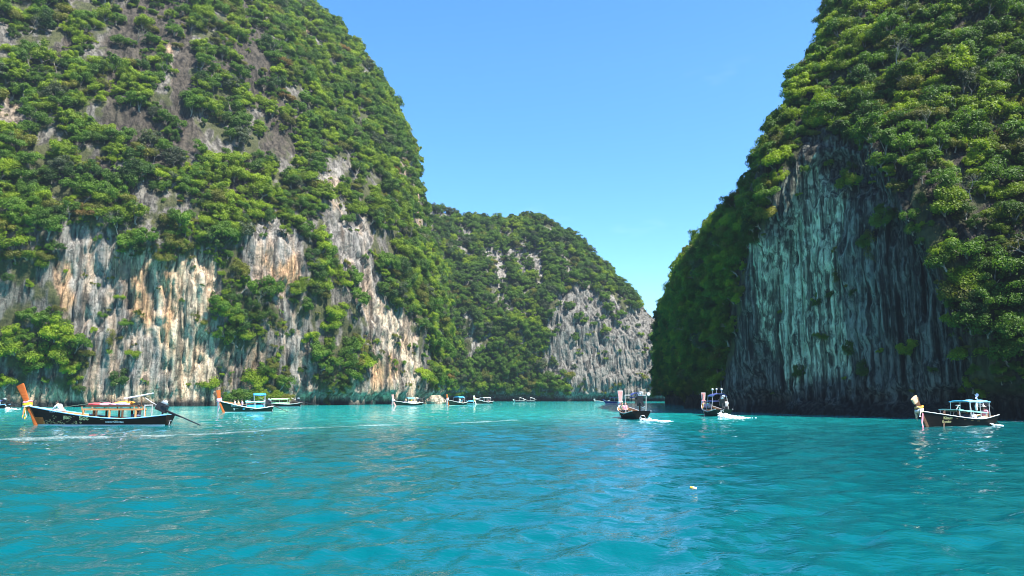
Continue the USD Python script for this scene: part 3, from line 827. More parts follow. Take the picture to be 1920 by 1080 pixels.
PAINT = {
    "hull_brown": wood("hull_brown_wood", (0.010, 0.007, 0.006), (0.030, 0.016, 0.010), 0.6), "hull_green": wood("hull_green_wood", (0.006, 0.016, 0.012), (0.012, 0.032, 0.022), 0.6),
    "hull_black": wood("hull_black_wood", (0.006, 0.006, 0.006), (0.018, 0.014, 0.012), 0.6), "timber": wood("timber", (0.26, 0.13, 0.05), (0.48, 0.27, 0.12)), "dark_timber": wood("dark_timber", (0.05, 0.03, 0.02), (0.13, 0.075, 0.045)),
    "prow_red": wood("prow_red_wood", (0.24, 0.055, 0.015), (0.42, 0.12, 0.03), 0.55), "prow_pink": paint("prow_pink", (0.62, 0.26, 0.24)), "white": paint("white_paint", (0.50, 0.50, 0.48), wear=0.08),
    "blue_rail": paint("rail_blue", (0.20, 0.42, 0.62), wear=0.12), "blue": paint("canvas_blue", (0.03, 0.26, 0.62), 0.7, wear=0.15), "sky_blue": paint("canvas_light_blue", (0.16, 0.50, 0.72), 0.7, wear=0.12),
    "navy": paint("canvas_navy", (0.03, 0.05, 0.17), 0.7), "aqua": paint("canvas_aqua", (0.22, 0.60, 0.52), 0.7, wear=0.1), "pale_green": paint("canvas_pale_green", (0.36, 0.60, 0.30), 0.7, wear=0.12),
    "pink": paint("cloth_pink", (0.68, 0.26, 0.33), 0.8), "red": paint("cloth_red", (0.62, 0.06, 0.07), 0.8), "yellow": paint("cloth_yellow", (0.78, 0.48, 0.02), 0.8), "orange": paint("cloth_orange", (0.72, 0.28, 0.04), 0.8),
    "ribbon_white": paint("cloth_white", (0.62, 0.61, 0.58), 0.85, wear=0.05), "lilac": paint("cloth_lilac", (0.55, 0.46, 0.62), 0.85), "tan": paint("cloth_tan", (0.58, 0.42, 0.24), 0.85), "teal": paint("cloth_teal", (0.10, 0.52, 0.44), 0.8),
    "black": paint("engine_black", (0.014, 0.014, 0.016), 0.38, 0.0, 0.4), "steel": paint("steel", (0.50, 0.51, 0.52), 0.35, 0.85), "grey": paint("grey_paint", (0.33, 0.35, 0.36), 0.6), "gold": paint("gold_lettering", (0.62, 0.50, 0.22), 0.5),
    "rope": paint("rope", (0.10, 0.13, 0.10), 0.9), "skin": paint("skin", (0.44, 0.26, 0.17), 0.55, wear=0.08), "skin_tan": paint("skin_tan", (0.26, 0.14, 0.085), 0.55, wear=0.08), "hair": paint("hair_dark", (0.016, 0.012, 0.010), 0.6),
    "charcoal": paint("cloth_charcoal", (0.03, 0.03, 0.035), 0.85), "denim": paint("cloth_denim", (0.07, 0.11, 0.20), 0.85), "antifoul": paint("antifouling_blue", (0.02, 0.10, 0.30), 0.5)}


def box(x0, x1, y0, y1, z0, z1):
    m = trimesh.creation.box([x1 - x0, y1 - y0, z1 - z0])
    m.apply_translation([(x0 + x1) / 2, (y0 + y1) / 2, (z0 + z1) / 2])
    return m


def bar(a, b, r, sides=8):
    return tube([a, b], [r, r], sides)


def plank(path, wx, wy):
    """A board swept along a path in the xz plane: wx wide in the plane, wy thick across."""
    path = np.asarray(path, float)
    t = np.gradient(path, axis=0)
    t /= np.linalg.norm(t, axis=1, keepdims=True)
    nx = np.stack([t[:, 2], 0 * t[:, 0], -t[:, 0]], 1)
    wx, wy = np.broadcast_to(wx, (len(path),))[:, None] / 2, np.broadcast_to(wy, (len(path),))[:, None] / 2
    Y = np.array([[0, 1.0, 0]])
    c = 0.35
    ring = [path + nx * wx * a + Y * wy * b for a, b in ((1, 1 - c), (1 - c, 1), (-1 + c, 1), (-1, 1 - c), (-1, -1 + c), (-1 + c, -1), (1 - c, -1), (1, -1 + c))]
    v = np.stack(ring, 1).reshape(-1, 3)
    n, k = len(path), 8
    i, j = np.meshgrid(np.arange(n - 1), np.arange(k), indexing="ij")
    q = np.stack([i * k + j, i * k + (j + 1) % k, (i + 1) * k + (j + 1) % k, (i + 1) * k + j], -1).reshape(-1, 4)
    f = np.vstack([q[:, [0, 1, 2]], q[:, [0, 2, 3]], [[0, a + 1, a] for a in range(1, k - 1)], [[(n - 1) * k, (n - 1) * k + a, (n - 1) * k + a + 1] for a in range(1, k - 1)]])
    return trimesh.Trimesh(v, f, process=False)


class Hull:
    """A long-tail boat's hull: x towards the bow, z = 0 at the waterline."""

    def __init__(self, L, W, bow=1.40, mid=0.52, stern=0.80, rake=0.7):
        self.L, self.W, self.bow, self.mid, self.stern, self.rake = L, W, bow, mid, stern, rake

    def station(self, s):
        """(half beam at the rail, rail height, keel height) at s from the stern (0) to the bow (1)."""
        s = np.asarray(s, float)
        w = self.W / 2 * np.where(s < 0.45, 0.80 + 0.20 * np.sin(np.clip(s / 0.45, 0, 1) * np.pi / 2), np.clip(1 - (np.clip(s - 0.45, 0, 1) / 0.56) ** 2.3, 0.03, 1))
        h = self.mid + (self.stern - self.mid) * np.clip(1 - s / 0.34, 0, 1) ** 1.8 + (self.bow - self.mid) * np.clip((s - 0.30) / 0.70, 0, 1) ** 1.7
        k = -0.42 + 0.30 * np.clip((s - 0.80) / 0.20, 0, 1) ** 2
        return w, h, k

    def point(self, s, t, side, inset=0.0):
        w, h, k = self.station(s)
        zz = k + (h - k) * t
        y = side * np.maximum((w - inset) * (0.10 + 0.90 * np.clip(t, 0, 1) ** 0.62), 0.015)
        x = -self.L / 2 + s * self.L + self.rake * np.clip((s - 0.55) / 0.45, 0, 1) ** 2 * np.clip(zz, -0.3, 9) / max(self.bow, 0.1)
        x = x - 0.25 * np.clip(1 - s / 0.06, 0, 1) * np.clip(zz, 0, 9)
        return np.stack(np.broadcast_arrays(x, y, zz), -1)

    def on_side(self, x, z, side, out=0.012):
        s = np.clip((np.asarray(x) + self.L / 2) / self.L, 0, 1)
        w, h, k = self.station(s)
        p = self.point(s, (z - k) / (h - k), side)
        return p + np.array([0, side * out, 0])

    def skin(self, inset, t0, n=40, m=9, s0=0.0):
        s, t = np.linspace(s0, 1 - s0 / 2, n), np.linspace(t0, 1, m)
        S, T = np.meshgrid(s, t, indexing="ij")
        parts = []
        A, B = self.point(S, T, 1, inset), self.point(S, T, -1, inset)
        G = np.concatenate([A[:, ::-1], B], 1)
        k = G.shape[1]
        i, j = np.meshgrid(np.arange(n - 1), np.arange(k - 1), indexing="ij")
        q = np.stack([i * k + j, i * k + j + 1, (i + 1) * k + j + 1, (i + 1) * k + j], -1).reshape(-1, 4)
        f = np.vstack([q[:, [0, 1, 2]], q[:, [0, 2, 3]]])
        v = G.reshape(-1, 3)
        fan = [[0, b + 1, b] for b in range(1, k - 1)]
        return trimesh.Trimesh(v, np.vstack([f, fan]), process=False)

    def rail(self, side, r, n=44, t=1.0):
        s = np.linspace(0, 1, n)
        return tube(self.point(s, np.full(n, t), side) + np.array([0, side * 0.01, 0.01]), np.full(n, r), 8)

    def stripe(self, side, z0, z1, s0=0.0, s1=1.0, out=0.012, n=50):
        s = np.linspace(s0, s1, n)
        x = -self.L / 2 + s * self.L
        a, b, c, d = (self.on_side(x, np.full(n, z), side, o) for z, o in ((z0, out), (z1, out), (z1, -0.02), (z0, -0.02)))
        v = np.stack([a, b, c, d], 1).reshape(-1, 3)
        i, j = np.meshgrid(np.arange(n - 1), np.arange(4), indexing="ij")
        q = np.stack([i * 4 + j, i * 4 + (j + 1) % 4, (i + 1) * 4 + (j + 1) % 4, (i + 1) * 4 + j], -1).reshape(-1, 4)
        return trimesh.Trimesh(v, np.vstack([q[:, [0, 1, 2]], q[:, [0, 2, 3]]]), process=False)

    def lettering(self, text, x0, z0, height, side, bold=True):
        """Letters painted on the side, reading from left to right for one who faces that side."""
        m = meshkit.text_mesh(text, height, 0.006, bold=bold)
        v = np.array(m.vertices)
        x = x0 - v[:, 0] * (1 if side > 0 else -1)
        m.vertices = self.on_side(x, z0 + v[:, 1], side, 0.006) + np.stack([0 * x, side * v[:, 2], 0 * x], 1)
        return m


def arch_roof(x0, x1, half, z, rise, thick=0.05, n=9, droop=0.0):
    """A cambered sheet roof."""
    xs, ys = np.linspace(x0, x1, 7), np.linspace(-1, 1, n)
    X, Y = np.meshgrid(xs, ys, indexing="ij")
    Z = z + rise * (1 - Y ** 2) - droop * ((X - x0) / (x1 - x0)) + 0.03 * np.sin(X * 4.1 + 1) * np.cos(Y * 2.6)
    top = np.stack([X, Y * half, Z], -1)
    bot = top - [0, 0, thick]
    a, k = len(xs), n
    V = np.vstack([top.reshape(-1, 3), bot.reshape(-1, 3)])
    i, j = np.meshgrid(np.arange(a - 1), np.arange(k - 1), indexing="ij")
    q = np.stack([i * k + j, (i + 1) * k + j, (i + 1) * k + j + 1, i * k + j + 1], -1).reshape(-1, 4)
    o = a * k
    f = [q, (q + o)[:, ::-1]]
    edge = [r * k for r in range(a)] + [(a - 1) * k + c for c in range(1, k)] + [r * k + k - 1 for r in range(a - 2, -1, -1)] + [c for c in range(k - 2, 0, -1)]
    e = np.array(edge)
    e2 = np.roll(e, -1)
    f.append(np.stack([e, e2, e2 + o, e + o], 1)[:, ::-1])
    f = np.vstack(f)
    return trimesh.Trimesh(V, np.vstack([f[:, [0, 1, 2]], f[:, [0, 2, 3]]]), process=False)


def ribbon(p, length, width, rng, sway=0.12):
    """A strip of cloth that hangs from p with folds."""
    n = 9
    t = np.linspace(0, 1, n)
    c = np.array(p) + np.stack([sway * np.sin(t * 3 + rng.random() * 6) * t, sway * 0.7 * np.sin(t * 4 + rng.random() * 6) * t, -length * t], 1)
    a = rng.uniform(0, 3.14)
    w = width / 2 * (0.55 + 0.45 * np.sin(np.clip(t * 1.3, 0, 1) * 3.0 + 0.1))[:, None] * np.array([[math.cos(a), math.sin(a), 0]])
    d = 0.006 * np.array([[-math.sin(a), math.cos(a), 0]])
    v = np.stack([c - w + d, c + d * 3, c + w + d, c + w - d, c + d, c - w - d], 1).reshape(-1, 3)
    i, j = np.meshgrid(np.arange(n - 1), np.arange(6), indexing="ij")
    q = np.stack([i * 6 + j, i * 6 + (j + 1) % 6, (i + 1) * 6 + (j + 1) % 6, (i + 1) * 6 + j], -1).reshape(-1, 4)
    return trimesh.Trimesh(v, np.vstack([q[:, [0, 1, 2]], q[:, [0, 2, 3]]]), process=False)


def lump(size, seed, rough=0.25, sub=2):
    m = trimesh.creation.icosphere(subdivisions=sub)
    v = np.array(m.vertices)
    v *= 1 + rough * (fbm(v * 1.6 + seed * 7.3, 3, seed) - 0.5)[:, None] * 2
    m.vertices = v * np.array(size)
    return m


def engine_parts(b, hull, rng, reach=4.2, dip=-18.0, yaw=0.0, lift=0.0, size=1.0):
    """The car engine on its pivot at the stern with the long propeller shaft: a part of the boat with pieces of its own."""
    x0, z0 = -hull.L / 2 + 0.45, hull.stern + 0.42 + lift
    a = math.radians(dip)
    ca, sa = math.cos(a), math.sin(a)
    rot = np.array([[ca, 0, sa], [0, 1, 0], [-sa, 0, ca]])
    yw = np.array([[math.cos(yaw), -math.sin(yaw), 0], [math.sin(yaw), math.cos(yaw), 0], [0, 0, 1]])

    def place(m):
        m = m.copy()
        m.vertices = np.array(m.vertices) * (1.0 if len(m.vertices) and np.array(m.vertices)[:, 0].min() < -2 else size) @ rot.T @ yw.T + [x0, 0, z0]
        return m
    block = Manifold.batch_hull([Manifold.cube([0.16, 0.16, 0.16], True).translate(p) for p in ((-0.25, -0.14, -0.12), (0.40, -0.16, -0.1), (-0.25, 0.14, -0.12), (0.40, 0.16, -0.1), (-0.2, -0.1, 0.30), (0.36, -0.12, 0.34), (-0.2, 0.1, 0.30), (0.36, 0.12, 0.34))])
    bm = block.to_mesh()
    e = obj("engine", place(cat([trimesh.Trimesh(bm.vert_properties[:, :3], bm.tri_verts), box(-0.15, 0.3, -0.2, 0.2, 0.3, 0.42), box(0.36, 0.5, -0.22, 0.22, -0.16, 0.26), tube([[0.1, 0.24, 0.2], [-0.1, 0.3, 0.34], [-0.5, 0.28, 0.38]], 0.045, 7)])), PAINT["black"], b)
    obj("cylinder_head", place(cat([box(-0.18, 0.28, -0.11, 0.11, 0.424, 0.52)] + [trimesh.creation.icosphere(1, 0.055).apply_translation([-0.1 + 0.11 * k, 0, 0.55]) for k in range(4)])), PAINT["steel"], e)
    obj("air_filter", place(trimesh.creation.cylinder(0.13, 0.10, sections=16).apply_translation([0.06, -0.12, 0.60])), PAINT["grey"], e)
    obj("radiator_fan", place(cat([tube(np.stack([np.full(17, 0.52), 0.2 * np.cos(np.linspace(0, 6.283, 17)), 0.05 + 0.2 * np.sin(np.linspace(0, 6.283, 17))], 1), 0.02, 5), box(0.505, 0.53, -0.18, 0.18, 0.03, 0.07), box(0.505, 0.53, -0.02, 0.02, -0.13, 0.23)])), PAINT["steel"], e)
    obj("drive_shaft", place(cat([tube([[-0.3, 0, 0], [-1.2, 0, 0], [-reach, 0, -0.05]], [0.075, 0.055, 0.035], 8), tube([[-0.5, 0, -0.10], [-1.6, 0, -0.04]], [0.03, 0.03], 6)])), PAINT["black"], e)
    blades = [tube([[-reach - 0.02, 0, -0.05], [-reach - 0.05, 0.09 * math.cos(q), -0.05 + 0.09 * math.sin(q)], [-reach - 0.02, 0.17 * math.cos(q + 0.25), -0.05 + 0.17 * math.sin(q + 0.25)]], [0.02, 0.035, 0.015], 5) for q in (0, 2.09, 4.19)]
    obj("propeller", place(cat(blades)), PAINT["steel"], e)
    obj("tiller", place(cat([tube([[0.5, 0, 0.1], [1.0, 0.05, 0.16], [1.55, 0.1, 0.28]], [0.028, 0.024, 0.03], 6)])), PAINT["steel"], e)
    obj("pivot_stand", cat([tube([[x0, 0, hull.stern - 0.25], [x0, 0, z0 - 0.08]], [0.09, 0.06], 8), box(x0 - 0.22, x0 + 0.22, -0.35, 0.35, hull.stern - 0.16, hull.stern - 0.06)]), PAINT["dark_timber"], e)
    return e


def boat(name, label, uv, rot, L, W=1.75, paintwork=("hull_brown", "blue_rail", "prow_red"), prow=3.0, prow_lean=0.42, bow=1.40, roofs=(), benches=4, engine=True, dip=-18.0, yaw=0.0, letters=(), stripe="white", garland=None,
         category="boat", deck="timber", cushion=None, scale=None, side_panel=None, lift=0.0, prow_cap=None, thin=1.0, engine_size=1.0, reach=4.2):
    rng = np.random.default_rng(sum(map(ord, label)))
    loc = on_water(*uv)
    b = thing(name, label, category, loc, rot, scale=scale)
    h = Hull(L, W, bow=bow)
    obj("hull", h.skin(0.0, 0.0), PAINT[paintwork[0]], b, smooth=40)
    obj("inner_planking", h.skin(0.05, 0.22, s0=0.02), PAINT[deck], b, smooth=40)
    fl = np.linspace(0.03, 0.90, 24)
    fa, fb = h.point(fl, np.full(24, 0.42), 1, 0.06), h.point(fl, np.full(24, 0.42), -1, 0.06)
    fv = np.stack([fa, fb], 1).reshape(-1, 3)
    k = np.arange(23) * 2
    obj("floor", (fv, np.stack([k, k + 2, k + 3, k + 1], 1)), PAINT[deck], b)
    for side in (1, -1):
        obj("gunwale", h.rail(side, 0.048 * thin), PAINT[paintwork[1]], b, smooth=50)
        if stripe:
            obj("waterline_stripe", h.stripe(side, -0.03, 0.075), PAINT[stripe], b)
    for q in range(benches):
        s = 0.30 + 0.42 * (q + 0.5) / max(benches, 1)
        w, hh, kk = h.station(s)
        x = -L / 2 + s * L
        obj("bench", box(x - 0.14, x + 0.14, -float(w) * 0.93, float(w) * 0.93, float(hh) - 0.16, float(hh) - 0.11), PAINT["timber"], b)
    # the tall stem post
    top = prow
    t = np.linspace(0, 1, 12)
    x_b = L / 2 - 0.06
    px = x_b + h.rake * np.clip(t * top / bow, 0, 1) * 0.97 + prow_lean * np.clip(t * top - bow * 0.8, 0, 9) * (0.75 + 0.35 * t)
    path = np.stack([px, 0 * t, -0.3 + t * (top + 0.3)], 1)
    post = obj("prow_post", plank(path, 0.30 + 0.26 * np.clip((t - 0.45) / 0.55, 0, 1) ** 1.2, 0.13 + 0.02 * t), PAINT[paintwork[2]], b, smooth=40)
    if prow_cap:
        obj("prow_head", plank(path[-2:] + [[0.05, 0, -0.06], [0.16, 0, 0.10]], [0.46, 0.60], [0.16, 0.17]), PAINT[prow_cap], post)
    lift0 = np.interp(bow * 1.12, path[:, 2], path[:, 0])
    if garland:
        g = thing("prow_garland", garland[0], "garland", loc, rot, scale=scale)
        centre = np.array([lift0, 0, bow * 1.12])
        for q in range(4):
            ring = np.linspace(0, 2 * np.pi, 19)
            tilt = rng.normal(0, 0.06, 2)
            obj("wrapped_cloth", tube(np.stack([centre[0] + 0.29 * np.cos(ring), 0.19 * np.sin(ring), centre[2] - 0.14 + 0.10 * q + tilt[0] * np.cos(ring) + 0.03 * np.sin(3 * ring)], 1), 0.062 + 0.015 * rng.random(), 7), PAINT[garland[1][q % len(garland[1])]], g, smooth=50)
        for q in range(garland[2]):
            sd = 1 if q % 2 else -1
            obj("ribbon", ribbon(centre + [0.12 + 0.20 * rng.random() - 0.1, sd * (0.14 + 0.07 * rng.random()), 0.05], garland[3] * rng.uniform(0.6, 1.0), 0.17, rng), PAINT[garland[1][q % len(garland[1])]], g)
    for r in roofs:
        x0, x1, z, half, rise, col = r[:6]
        post_col = r[6] if len(r) > 6 else "white"
        droop = r[7] if len(r) > 7 else 0.0
        obj("canopy", arch_roof(x0, x1, half, z, rise, droop=droop), PAINT[col], b)
        for side in (1, -1):
            for xx in np.linspace(x0 + 0.1, x1 - 0.1, max(2, int(round((x1 - x0) / 1.5)) + 1)):
                s = (xx + L / 2) / L
                w, hh, _ = h.station(s)
                zt = z - 0.03 - droop * (xx - x0) / (x1 - x0)
                obj("canopy_post", bar([xx, side * float(w) * 0.93, float(hh) - 0.05], [xx, side * half * 0.93, zt], r[8] if len(r) > 8 else 0.026), PAINT[post_col], b)
            obj("canopy_rail", tube([[x0, side * half * 0.95, z - 0.05], [x1, side * half * 0.95, z - 0.05 - droop]], 0.024, 6), PAINT[post_col], b)
    if side_panel:
        x0, x1, z0, z1, col = side_panel
        for side in (1, -1):
            xs = np.linspace(x0, x1, 12)
            a = h.on_side(xs, np.full(12, 0.5), side, -0.04)
            a[:, 2] = z0
            c2 = a.copy(); c2[:, 2] = z1; c2[:, 1] += side * 0.02 * np.sin(xs * 9)
            v = np.stack([a, c2, c2 - [0, side * 0.02, 0], a - [0, side * 0.02, 0]], 1).reshape(-1, 3)
            i, j = np.meshgrid(np.arange(11), np.arange(4), indexing="ij")
            q = np.stack([i * 4 + j, i * 4 + (j + 1) % 4, (i + 1) * 4 + (j + 1) % 4, (i + 1) * 4 + j], -1).reshape(-1, 4)
            obj("side_curtain", (v, q), PAINT[col], b)
    if engine:
        engine_parts(b, h, rng, dip=dip, yaw=yaw, lift=lift, size=engine_size, reach=reach)
        ring = np.linspace(0, np.pi, 13)
        obj("stern_guard", cat([tube(np.stack([np.full(13, -L / 2 - 0.18), 0.30 * np.cos(ring) - 0.1, 0.02 + 0.36 * np.sin(ring)], 1), 0.028, 6), tube([[-L / 2, 0.1, 0.3], [-L / 2 - 0.18, 0.1, 0.34]], 0.02, 5)]), PAINT["steel"], b)
    for text, x, z, hgt, side, col in letters:
        obj("lettering", h.lettering(text, x, z, hgt, side), PAINT[col], b)
    b_loc = lambda p: (lambda a: np.array(loc) + (scale or 1) * np.array([p[0] * math.cos(a) - p[1] * math.sin(a), p[0] * math.sin(a) + p[1] * math.cos(a), p[2]]))(math.radians(rot))
    return b, h, b_loc


# ------------------------------------------------------------------ people
def chain(pts):
    """One continuous limb: hulls of neighbouring joint spheres (position, radius)."""
    out = []
    for (a, ra), (b, rb) in zip(pts[:-1], pts[1:]):
        out.append(Manifold.batch_hull([Manifold.sphere(ra, 14).translate(tuple(map(float, a))), Manifold.sphere(rb, 14).translate(tuple(map(float, b)))]))
    return out


def tri(m):
    t = m.to_mesh()
    return trimesh.Trimesh(np.array(t.vert_properties[:, :3]), np.array(t.tri_verts), process=True)


def person(label, loc, rotz, pose, shirt="ribbon_white", shorts="denim", skin="skin", hat=None, group=None, hair="hair", lean=0.0, trousers=False):
    """x is where the person faces; the origin is the seat (pose sit) or the ground (pose stand)."""
    p = thing("person", label, "person", loc, rotz, group)
    A = lambda *v: np.array(v, float)
    if pose == "stand":
        hip = 0.90
        knees, ankles, toes = [A(0.03, s * 0.11, 0.48) for s in (1, -1)], [A(0.0, s * 0.12, 0.07) for s in (1, -1)], [A(0.18, s * 0.14, 0.035) for s in (1, -1)]
    else:
        hip = 0.10
        knees, ankles, toes = [A(0.42, s * 0.15, 0.14) for s in (1, -1)], [A(0.46, s * 0.15, -0.30) for s in (1, -1)], [A(0.62, s * 0.16, -0.34) for s in (1, -1)]
    f = lambda x, y, z: A(x + lean * (z - hip) * 0.9, y, hip + (z - hip) * (1 - 0.22 * lean))
    hips = [A(0, s * 0.09, hip) for s in (1, -1)]
    waist, chest, neck, head = f(0.01, 0, hip + 0.18), f(0.0, 0, hip + 0.40), f(0.01, 0, hip + 0.56), f(0.05, 0, hip + 0.72)
    sh = [f(0, s * 0.185, hip + 0.49) for s in (1, -1)]
    if lean > 0.3:
        elbows, hands = [f(0.20, s * 0.25, hip + 0.36) for s in (1, -1)], [f(0.62, s * 0.22, hip + 0.30) - A(0, 0, 0.36) for s in (1, -1)]
    elif pose == "stand":
        elbows, hands = [f(-0.02, s * 0.27, hip + 0.22) for s in (1, -1)], [f(0.20, s * 0.24, hip + 0.05) for s in (1, -1)]
    else:
        elbows, hands = [f(0.03, s * 0.25, hip + 0.22) for s in (1, -1)], [f(0.30, s * 0.14, hip + 0.10) for s in (1, -1)]
    P = []
    for k in (0, 1):
        P += chain([(hips[k], 0.095), (knees[k], 0.062), (ankles[k], 0.042)]) + chain([(ankles[k], 0.04), (toes[k], 0.028)])
        P += chain([(sh[k], 0.058), (elbows[k], 0.043), (hands[k], 0.032)])
        d = hands[k] - elbows[k]
        d /= np.linalg.norm(d)
        sd = np.cross(d, [0, 0, 1.0]); sd /= np.linalg.norm(sd); dn = np.cross(sd, d)
        s = (1, -1)[k]
        palm = hands[k] + d * 0.06
        P += [Manifold.batch_hull([Manifold.sphere(0.016, 8).translate(tuple(hands[k] + sd * o)) for o in (-0.022, 0.022)] + [Manifold.sphere(0.013, 8).translate(tuple(palm + sd * o + d * 0.02)) for o in (-0.034, 0.034)])]
        for q, (o, l) in enumerate(((-0.034, 0.055), (-0.012, 0.075), (0.011, 0.07), (0.033, 0.058))):
            b0 = palm + sd * o + d * 0.02
            P += chain([(b0, 0.0095), (b0 + d * l * 0.55 - dn * 0.008, 0.009), (b0 + d * l - dn * 0.03, 0.0075)])
        tb = hands[k] + d * 0.02 - sd * s * 0.028
        P += chain([(tb, 0.011), (tb + d * 0.03 - sd * s * 0.03, 0.010), (tb + d * 0.065 - sd * s * 0.03 - dn * 0.01, 0.008)])
    torso = [Manifold.batch_hull([Manifold.sphere(0.10, 14).translate(tuple(hips[0])), Manifold.sphere(0.10, 14).translate(tuple(hips[1])), Manifold.sphere(0.115, 14).translate(tuple(waist + A(0, 0.05, 0))), Manifold.sphere(0.115, 14).translate(tuple(waist - A(0, 0.05, 0)))]),
             Manifold.batch_hull([Manifold.sphere(0.115, 14).translate(tuple(waist + A(0, 0.05, 0))), Manifold.sphere(0.115, 14).translate(tuple(waist - A(0, 0.05, 0))), Manifold.sphere(0.12, 14).translate(tuple(chest + A(0, 0.07, 0))), Manifold.sphere(0.12, 14).translate(tuple(chest - A(0, 0.07, 0))),
                                  Manifold.sphere(0.06, 14).translate(tuple(sh[0])), Manifold.sphere(0.06, 14).translate(tuple(sh[1]))])]
    P += torso + chain([(chest + A(0, 0, 0.06), 0.075), (neck, 0.052), (head - A(0.01, 0, 0.04), 0.055)])
    P += [Manifold.batch_hull([Manifold.sphere(0.085, 16).translate(tuple(head + A(-0.015, 0, 0.045))), Manifold.sphere(0.072, 16).translate(tuple(head + A(0.02, 0, 0.0))), Manifold.sphere(0.038, 12).translate(tuple(head + A(0.05, 0, -0.085)))])]
    P += chain([(head + A(0.085, 0, 0.015), 0.010), (head + A(0.106, 0, -0.022), 0.014)])
    P += [Manifold.sphere(0.022, 10).scale((0.6, 0.5, 1.3)).translate(tuple(head + A(-0.01, s * 0.085, 0.0))) for s in (1, -1)]
    body = tri(Manifold.batch_boolean(P, m3.OpType.Add))
    bd = obj("body", body, PAINT[skin], p, smooth=60)
    obj("eye", cat([trimesh.creation.icosphere(1, 0.010).apply_translation(head + A(0.082, s * 0.032, 0.022)) for s in (1, -1)]), PAINT["hair"], p)
    obj("mouth", trimesh.creation.icosphere(1, 0.016).apply_scale([0.4, 1.3, 0.35]).apply_translation(head + A(0.083, 0, -0.058)), PAINT["pink"], p)
    grow_ = 0.018
    T = [Manifold.batch_hull([Manifold.sphere(0.115 + grow_, 14).translate(tuple(waist + A(0, s * 0.055, -0.06))) for s in (1, -1)] + [Manifold.sphere(0.12 + grow_, 14).translate(tuple(chest + A(0, s * 0.075, 0))) for s in (1, -1)] + [Manifold.sphere(0.062 + grow_, 14).translate(tuple(q)) for q in sh])]
    for k in (0, 1):
        m = (sh[k] + elbows[k]) / 2
        T += chain([(sh[k], 0.062 + grow_), (elbows[k] if lean > 0.3 else m, 0.055 + grow_)])
        if lean > 0.3:
            T += chain([(elbows[k], 0.055 + grow_), (hands[k], 0.045)])
    obj("shirt", tri(Manifold.batch_boolean(T, m3.OpType.Add)), PAINT[shirt], p, smooth=60)
    S = [Manifold.batch_hull([Manifold.sphere(0.105 + grow_, 14).translate(tuple(q)) for q in hips])]
    for k in (0, 1):
        S += chain([(hips[k], 0.10 + grow_), (knees[k], 0.068 + grow_)])
        if trousers:
            S += chain([(knees[k], 0.068 + grow_), (ankles[k], 0.055 + grow_)])
    obj("trousers" if trousers else "shorts", tri(Manifold.batch_boolean(S, m3.OpType.Add)), PAINT[shorts], p, smooth=60)
    hr = Manifold.sphere(0.102, 16).scale((1.0, 0.95, 1.0)).translate(tuple(head + A(-0.026, 0, 0.052))) - Manifold.cube([0.3, 0.4, 0.22], True).translate(tuple(head + A(0.17, 0, -0.04)))
    obj("hair", tri(hr), PAINT[hair], p, smooth=60)
    if hat:
        hm = cat([trimesh.creation.cylinder(0.19, 0.014, sections=20).apply_translation(head + A(0, 0, 0.088)), tri(Manifold.sphere(0.112, 16).scale((1, 1, 0.85)).translate(tuple(head + A(-0.015, 0, 0.085))) - Manifold.cube([0.5, 0.5, 0.3], True).translate(tuple(head + A(0, 0, -0.068))))])
        obj("hat", hm, PAINT[hat], p, smooth=40)
    return p


# 1 the large dark boat at the left
b1, h1, w1 = boat("longtail_boat", "large dark brown longtail boat with light blue gunwale and tall orange-red prow at left", (192, 797.5), 180, 9.9, 2.0, prow=3.05, prow_lean=0.45, bow=1.42,
                  letters=[("HUAD B K", 3.55, 0.98, 0.11, 1, "grey"), ("Soc", 1.35, 0.42, 0.30, 1, "gold"), ("jEkr", 2.6, 0.50, 0.22, 1, "gold"), ("ANONYMOO'S", -0.62, 0.21, 0.13, 1, "white"), ("NW", -1.72, 0.20, 0.12, 1, "white")],
                  garland=("yellow, white and green ribbons tied round the orange-red prow of the left boat", ["ribbon_white", "yellow", "yellow", "pink", "teal"], 8, 1.3), dip=-22, yaw=0.0, thin=0.85, stripe="white")
rg = np.random.default_rng(11)
orn = []
for q in range(46):                                     # the gilt scrolls painted on the bow
    x = rg.uniform(1.2, 4.3); z = rg.uniform(0.12, 0.34) if rg.random() < 0.7 else rg.uniform(0.3, 0.7)
    a = np.linspace(0, rg.uniform(2, 5), 6); rr = rg.uniform(0.03, 0.08)
    orn.append(tube(h1.on_side(x + rr * np.cos(a), z + rr * 0.8 * np.sin(a), 1, 0.008), 0.010, 4))
obj("gilt_scrollwork", cat(orn), PAINT["gold"], b1)
# the low wooden passenger roof, its frame and what lies on it
obj("bow_panel", h1.stripe(1, 0.10, 0.62, 0.925, 0.998, 0.010), PAINT["prow_red"], b1)
for z, x0, x1, col in ((1.14, -2.9, 1.25, "timber"), (1.40, -2.6, 0.9, "dark_timber")):
    obj("roof_board", box(x0, x1, -0.78, 0.78, z, z + 0.12), PAINT[col], b1)
for side in (1, -1):
    for k in range(5):
        x = -2.8 + 0.98 * k
        obj("roof_post", bar([x, side * 0.74, 0.45], [x, side * 0.72, 1.14], 0.085), PAINT["dark_timber" if k % 2 else "timber"], b1)
        obj("roof_spacer", bar([x + 0.15, side * 0.70, 1.24], [x + 0.15, side * 0.70, 1.42], 0.035), PAINT["timber"], b1)
    obj("seat_plank", box(-2.9, 0.5, side * 0.5 - 0.2, side * 0.5 + 0.2, 0.52, 0.58), PAINT["timber"], b1)
obj("stern_post", cat([bar([-3.4, s * 0.6, 0.6], [-3.4, s * 0.6, 1.55], 0.04) for s in (1, -1)] + [bar([-3.4, -0.6, 1.5], [-3.4, 0.6, 1.5], 0.035)]), PAINT["grey"], b1)


